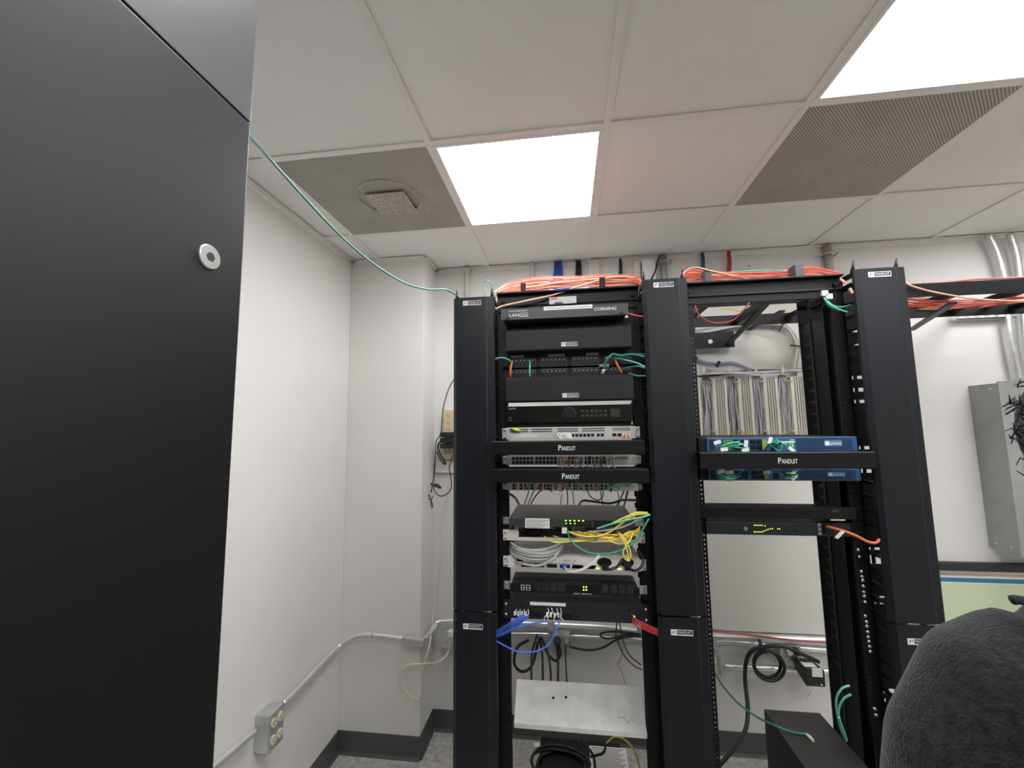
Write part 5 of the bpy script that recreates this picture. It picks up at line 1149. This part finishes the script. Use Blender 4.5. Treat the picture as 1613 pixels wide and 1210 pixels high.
L(b, [(.042, .055, 1.545, .022, .022), (.042, .04, 1.555, .040, .048), (.042, .015, 1.59, .060, .082), (.042, .005, 1.62, .069, .093), (.042, 0, 1.66, .074, .098), (.042, -.005, 1.70, .075, .098), (.042, -.008, 1.74, .064, .085), (.042, -.008, 1.765, .040, .055), (.042, -.008, 1.775, .012, .015)])
b.tube([V(.042, .088, 1.665), V(.042, .108, 1.635), V(.042, .112, 1.622), V(.042, .092, 1.612)], [.007, .011, .013, .010], 8)
for s in (-1, 1):
    b.tube([V(.042 + s * .070, -.005, 1.625), V(.042 + s * .084, -.012, 1.65), V(.042 + s * .080, -.014, 1.675)], [.009, .015, .010], 8)
    b.tube([V(s * .10, 0, .93), V(s * .10, .0, .80), V(s * .105, .01, .50), V(s * .105, -.01, .30), V(s * .105, -.02, .08)], [.09, .085, .058, .052, .036], 14)
    b.tube([V(s * .105, -.05, .06), V(s * .105, .0, .055), V(s * .105, .12, .03)], [.03, .036, .025], 10)
AL = [(-.14, 0, 1.38), (-.165, 0, 1.35), (-.215, 0, 1.22), (-.235, .02, 1.09), (-.238, .12, 1.01), (-.228, .20, .95)]
AR = [(.14, 0, 1.38), (.19, 0, 1.35), (.222, 0, 1.22), (.235, .01, 1.09), (.235, .08, .96), (.225, .13, .86)]
for A_, s in ((AL, -1), (AR, 1)):
    b.tube([V(*p) for p in A_], [.055, .055, .045, .040, .036, .026], 14)
    w_ = Vector(A_[-1]); d = (w_ - Vector(A_[-2])).normalized(); sd = Vector((1, 0, 0)); nm = d.cross(sd).normalized()
    for k in range(5):        # palm
        q = w_ + d * .045 + sd * (.030 - .015 * k); b.tube([V(*(w_ + sd * (.012 - .006 * k))), V(*q), V(*(q + d * .045))], [.016, .016, .0125], 8)
    for k in range(4):        # fingers, slightly curled
        q = w_ + d * .088 + sd * (.030 - .020 * k); Lk = (.064, .076, .072, .056)[k if s > 0 else 3 - k]
        b.tube([V(*q), V(*(q + d * Lk * .45 - nm * .006)), V(*(q + d * Lk * .8 - nm * .020)), V(*(q + d * Lk * .95 - nm * .034))], [.0095, .009, .008, .0065], 8)
    t0 = w_ + d * .03 - s * sd * .022
    b.tube([V(*t0), V(*(t0 + d * .03 - s * sd * .022 - nm * .006)), V(*(t0 + d * .062 - s * sd * .030 - nm * .014))], [.013, .0105, .008], 8)
fuse(b.build('body', SKIN, r), .006, 4)
b = MB()
L(b, [(0, 0, .86, .165, .125), (0, 0, .95, .168, .125), (0, 0, 1.12, .168, .125), (0, 0, 1.27, .182, .132), (0, 0, 1.37, .178, .122), (0, -.003, 1.43, .135, .105), (0, -.005, 1.475, .088, .085), (0, -.005, 1.505, .068, .072)])
b.tube([V(-.10, 0, 1.39), V(-.145, 0, 1.375), V(-.190, 0, 1.305), V(-.218, .0, 1.20), V(-.234, .02, 1.10), V(-.238, .08, 1.04), V(-.236, .13, 1.0), V(-.230, .185, .96)], [.090, .088, .083, .074, .066, .060, .052, .040], 18)
b.tube([V(.10, 0, 1.39), V(.145, 0, 1.375), V(.190, 0, 1.305), V(.218, .0, 1.20), V(.236, .01, 1.09), V(.236, .07, .98), V(.228, .115, .89)], [.095, .094, .082, .070, .062, .052, .040], 18)
fuse(b.build('jacket', FLEECE, r), .011, 8)
b = MB()
L(b, [(0, 0, .80, .15, .11), (0, 0, .88, .165, .12), (0, 0, .97, .15, .112)])
for s in (-1, 1): b.tube([V(s * .088, 0, .90), V(s * .098, 0, .80), V(s * .105, .01, .50), V(s * .105, -.01, .28), V(s * .105, -.015, .06)], [.095, .096, .075, .068, .062], 16)
fuse(b.build('trousers', DENIM, r), .012, 6)
for s in (-1, 1):
    sh = MB(); L(sh, [(s * .105, .03, 0, .048, .135), (s * .105, .03, .03, .050, .137), (s * .105, .015, .06, .042, .11), (s * .105, -.03, .10, .040, .055)]); sh.build('shoe', DARK, r)
for s in (-1, 1): MB().tube([V(.042 + s * .030, .080, 1.667), V(.042 + s * .030, .0925, 1.667)], .011, 12).build('eye', WHITE, r)
MB().tube([V(.019, .086, 1.588), V(.042, .094, 1.586), V(.065, .086, 1.588)], [.004, .006, .004], 8).build('mouth', mat('lip', (.4, .15, .12), .5), r)
MB().tube(spline([V(-.072, -.01, 1.50), V(-.05, -.065, 1.505), V(0, -.082, 1.508), V(.05, -.065, 1.505), V(.072, -.01, 1.50), V(.05, .055, 1.49), V(0, .07, 1.485), V(-.05, .055, 1.49), V(-.072, -.01, 1.50)], 5), .012, 8).build('collar', FLEECE, r)
MB().tube(spline([px(1591, 946, -.75), px(1604, 945, -.755), px(1625, 950, -.77), px(1660, 960, -.79)], 5), [.0035] + [.005] * 15, 8).build('drawstring', FLEECE, r)
hb = MB(); hc = Vector(V(.008, -.012, 1.668)); rh = random.Random(2)
# curly hair: cap plus tufts
lat = 10; lon = 20; base = len(hb.v)
for i in range(lat + 1):
    for j in range(lon):
        th = math.pi * .72 * i / lat; ph = 2 * math.pi * j / lon
        hb.v.append((hc.x + .086 * math.sin(th) * math.cos(ph), hc.y + .112 * math.sin(th) * math.sin(ph), hc.z + .105 * math.cos(th)))
for i in range(lat):
    for j in range(lon): hb.face((base + i * lon + j, base + (i + 1) * lon + j, base + (i + 1) * lon + (j + 1) % lon, base + i * lon + (j + 1) % lon), True)
for k in range(900):
    th = math.acos(1 - 1.72 * rh.random()); ph = rh.uniform(0, 2 * math.pi)
    if math.sin(ph) > .55 and th > 1.0: continue
    d = Vector((math.sin(th) * math.cos(ph), math.sin(th) * math.sin(ph), math.cos(th))); o = hc + Vector((d.x * .083, d.y * .105, d.z * .10))
    t1 = d.orthogonal().normalized(); t2 = d.cross(t1); a_ = rh.uniform(0, 6.3); L_ = rh.uniform(.010, .024)
    hb.tube([o, o + d * L_ * .5 + (t1 * math.cos(a_) + t2 * math.sin(a_)) * .006, o + d * L_ * .8 + (t1 * math.cos(a_ + 1.6) + t2 * math.sin(a_ + 1.6)) * .010, o + d * L_ + (t1 * math.cos(a_ + 3) + t2 * math.sin(a_ + 3)) * .007], [.0018, .0016, .0012, .0005], 3, cap=False)
hb.build('hair', HAIR, r)
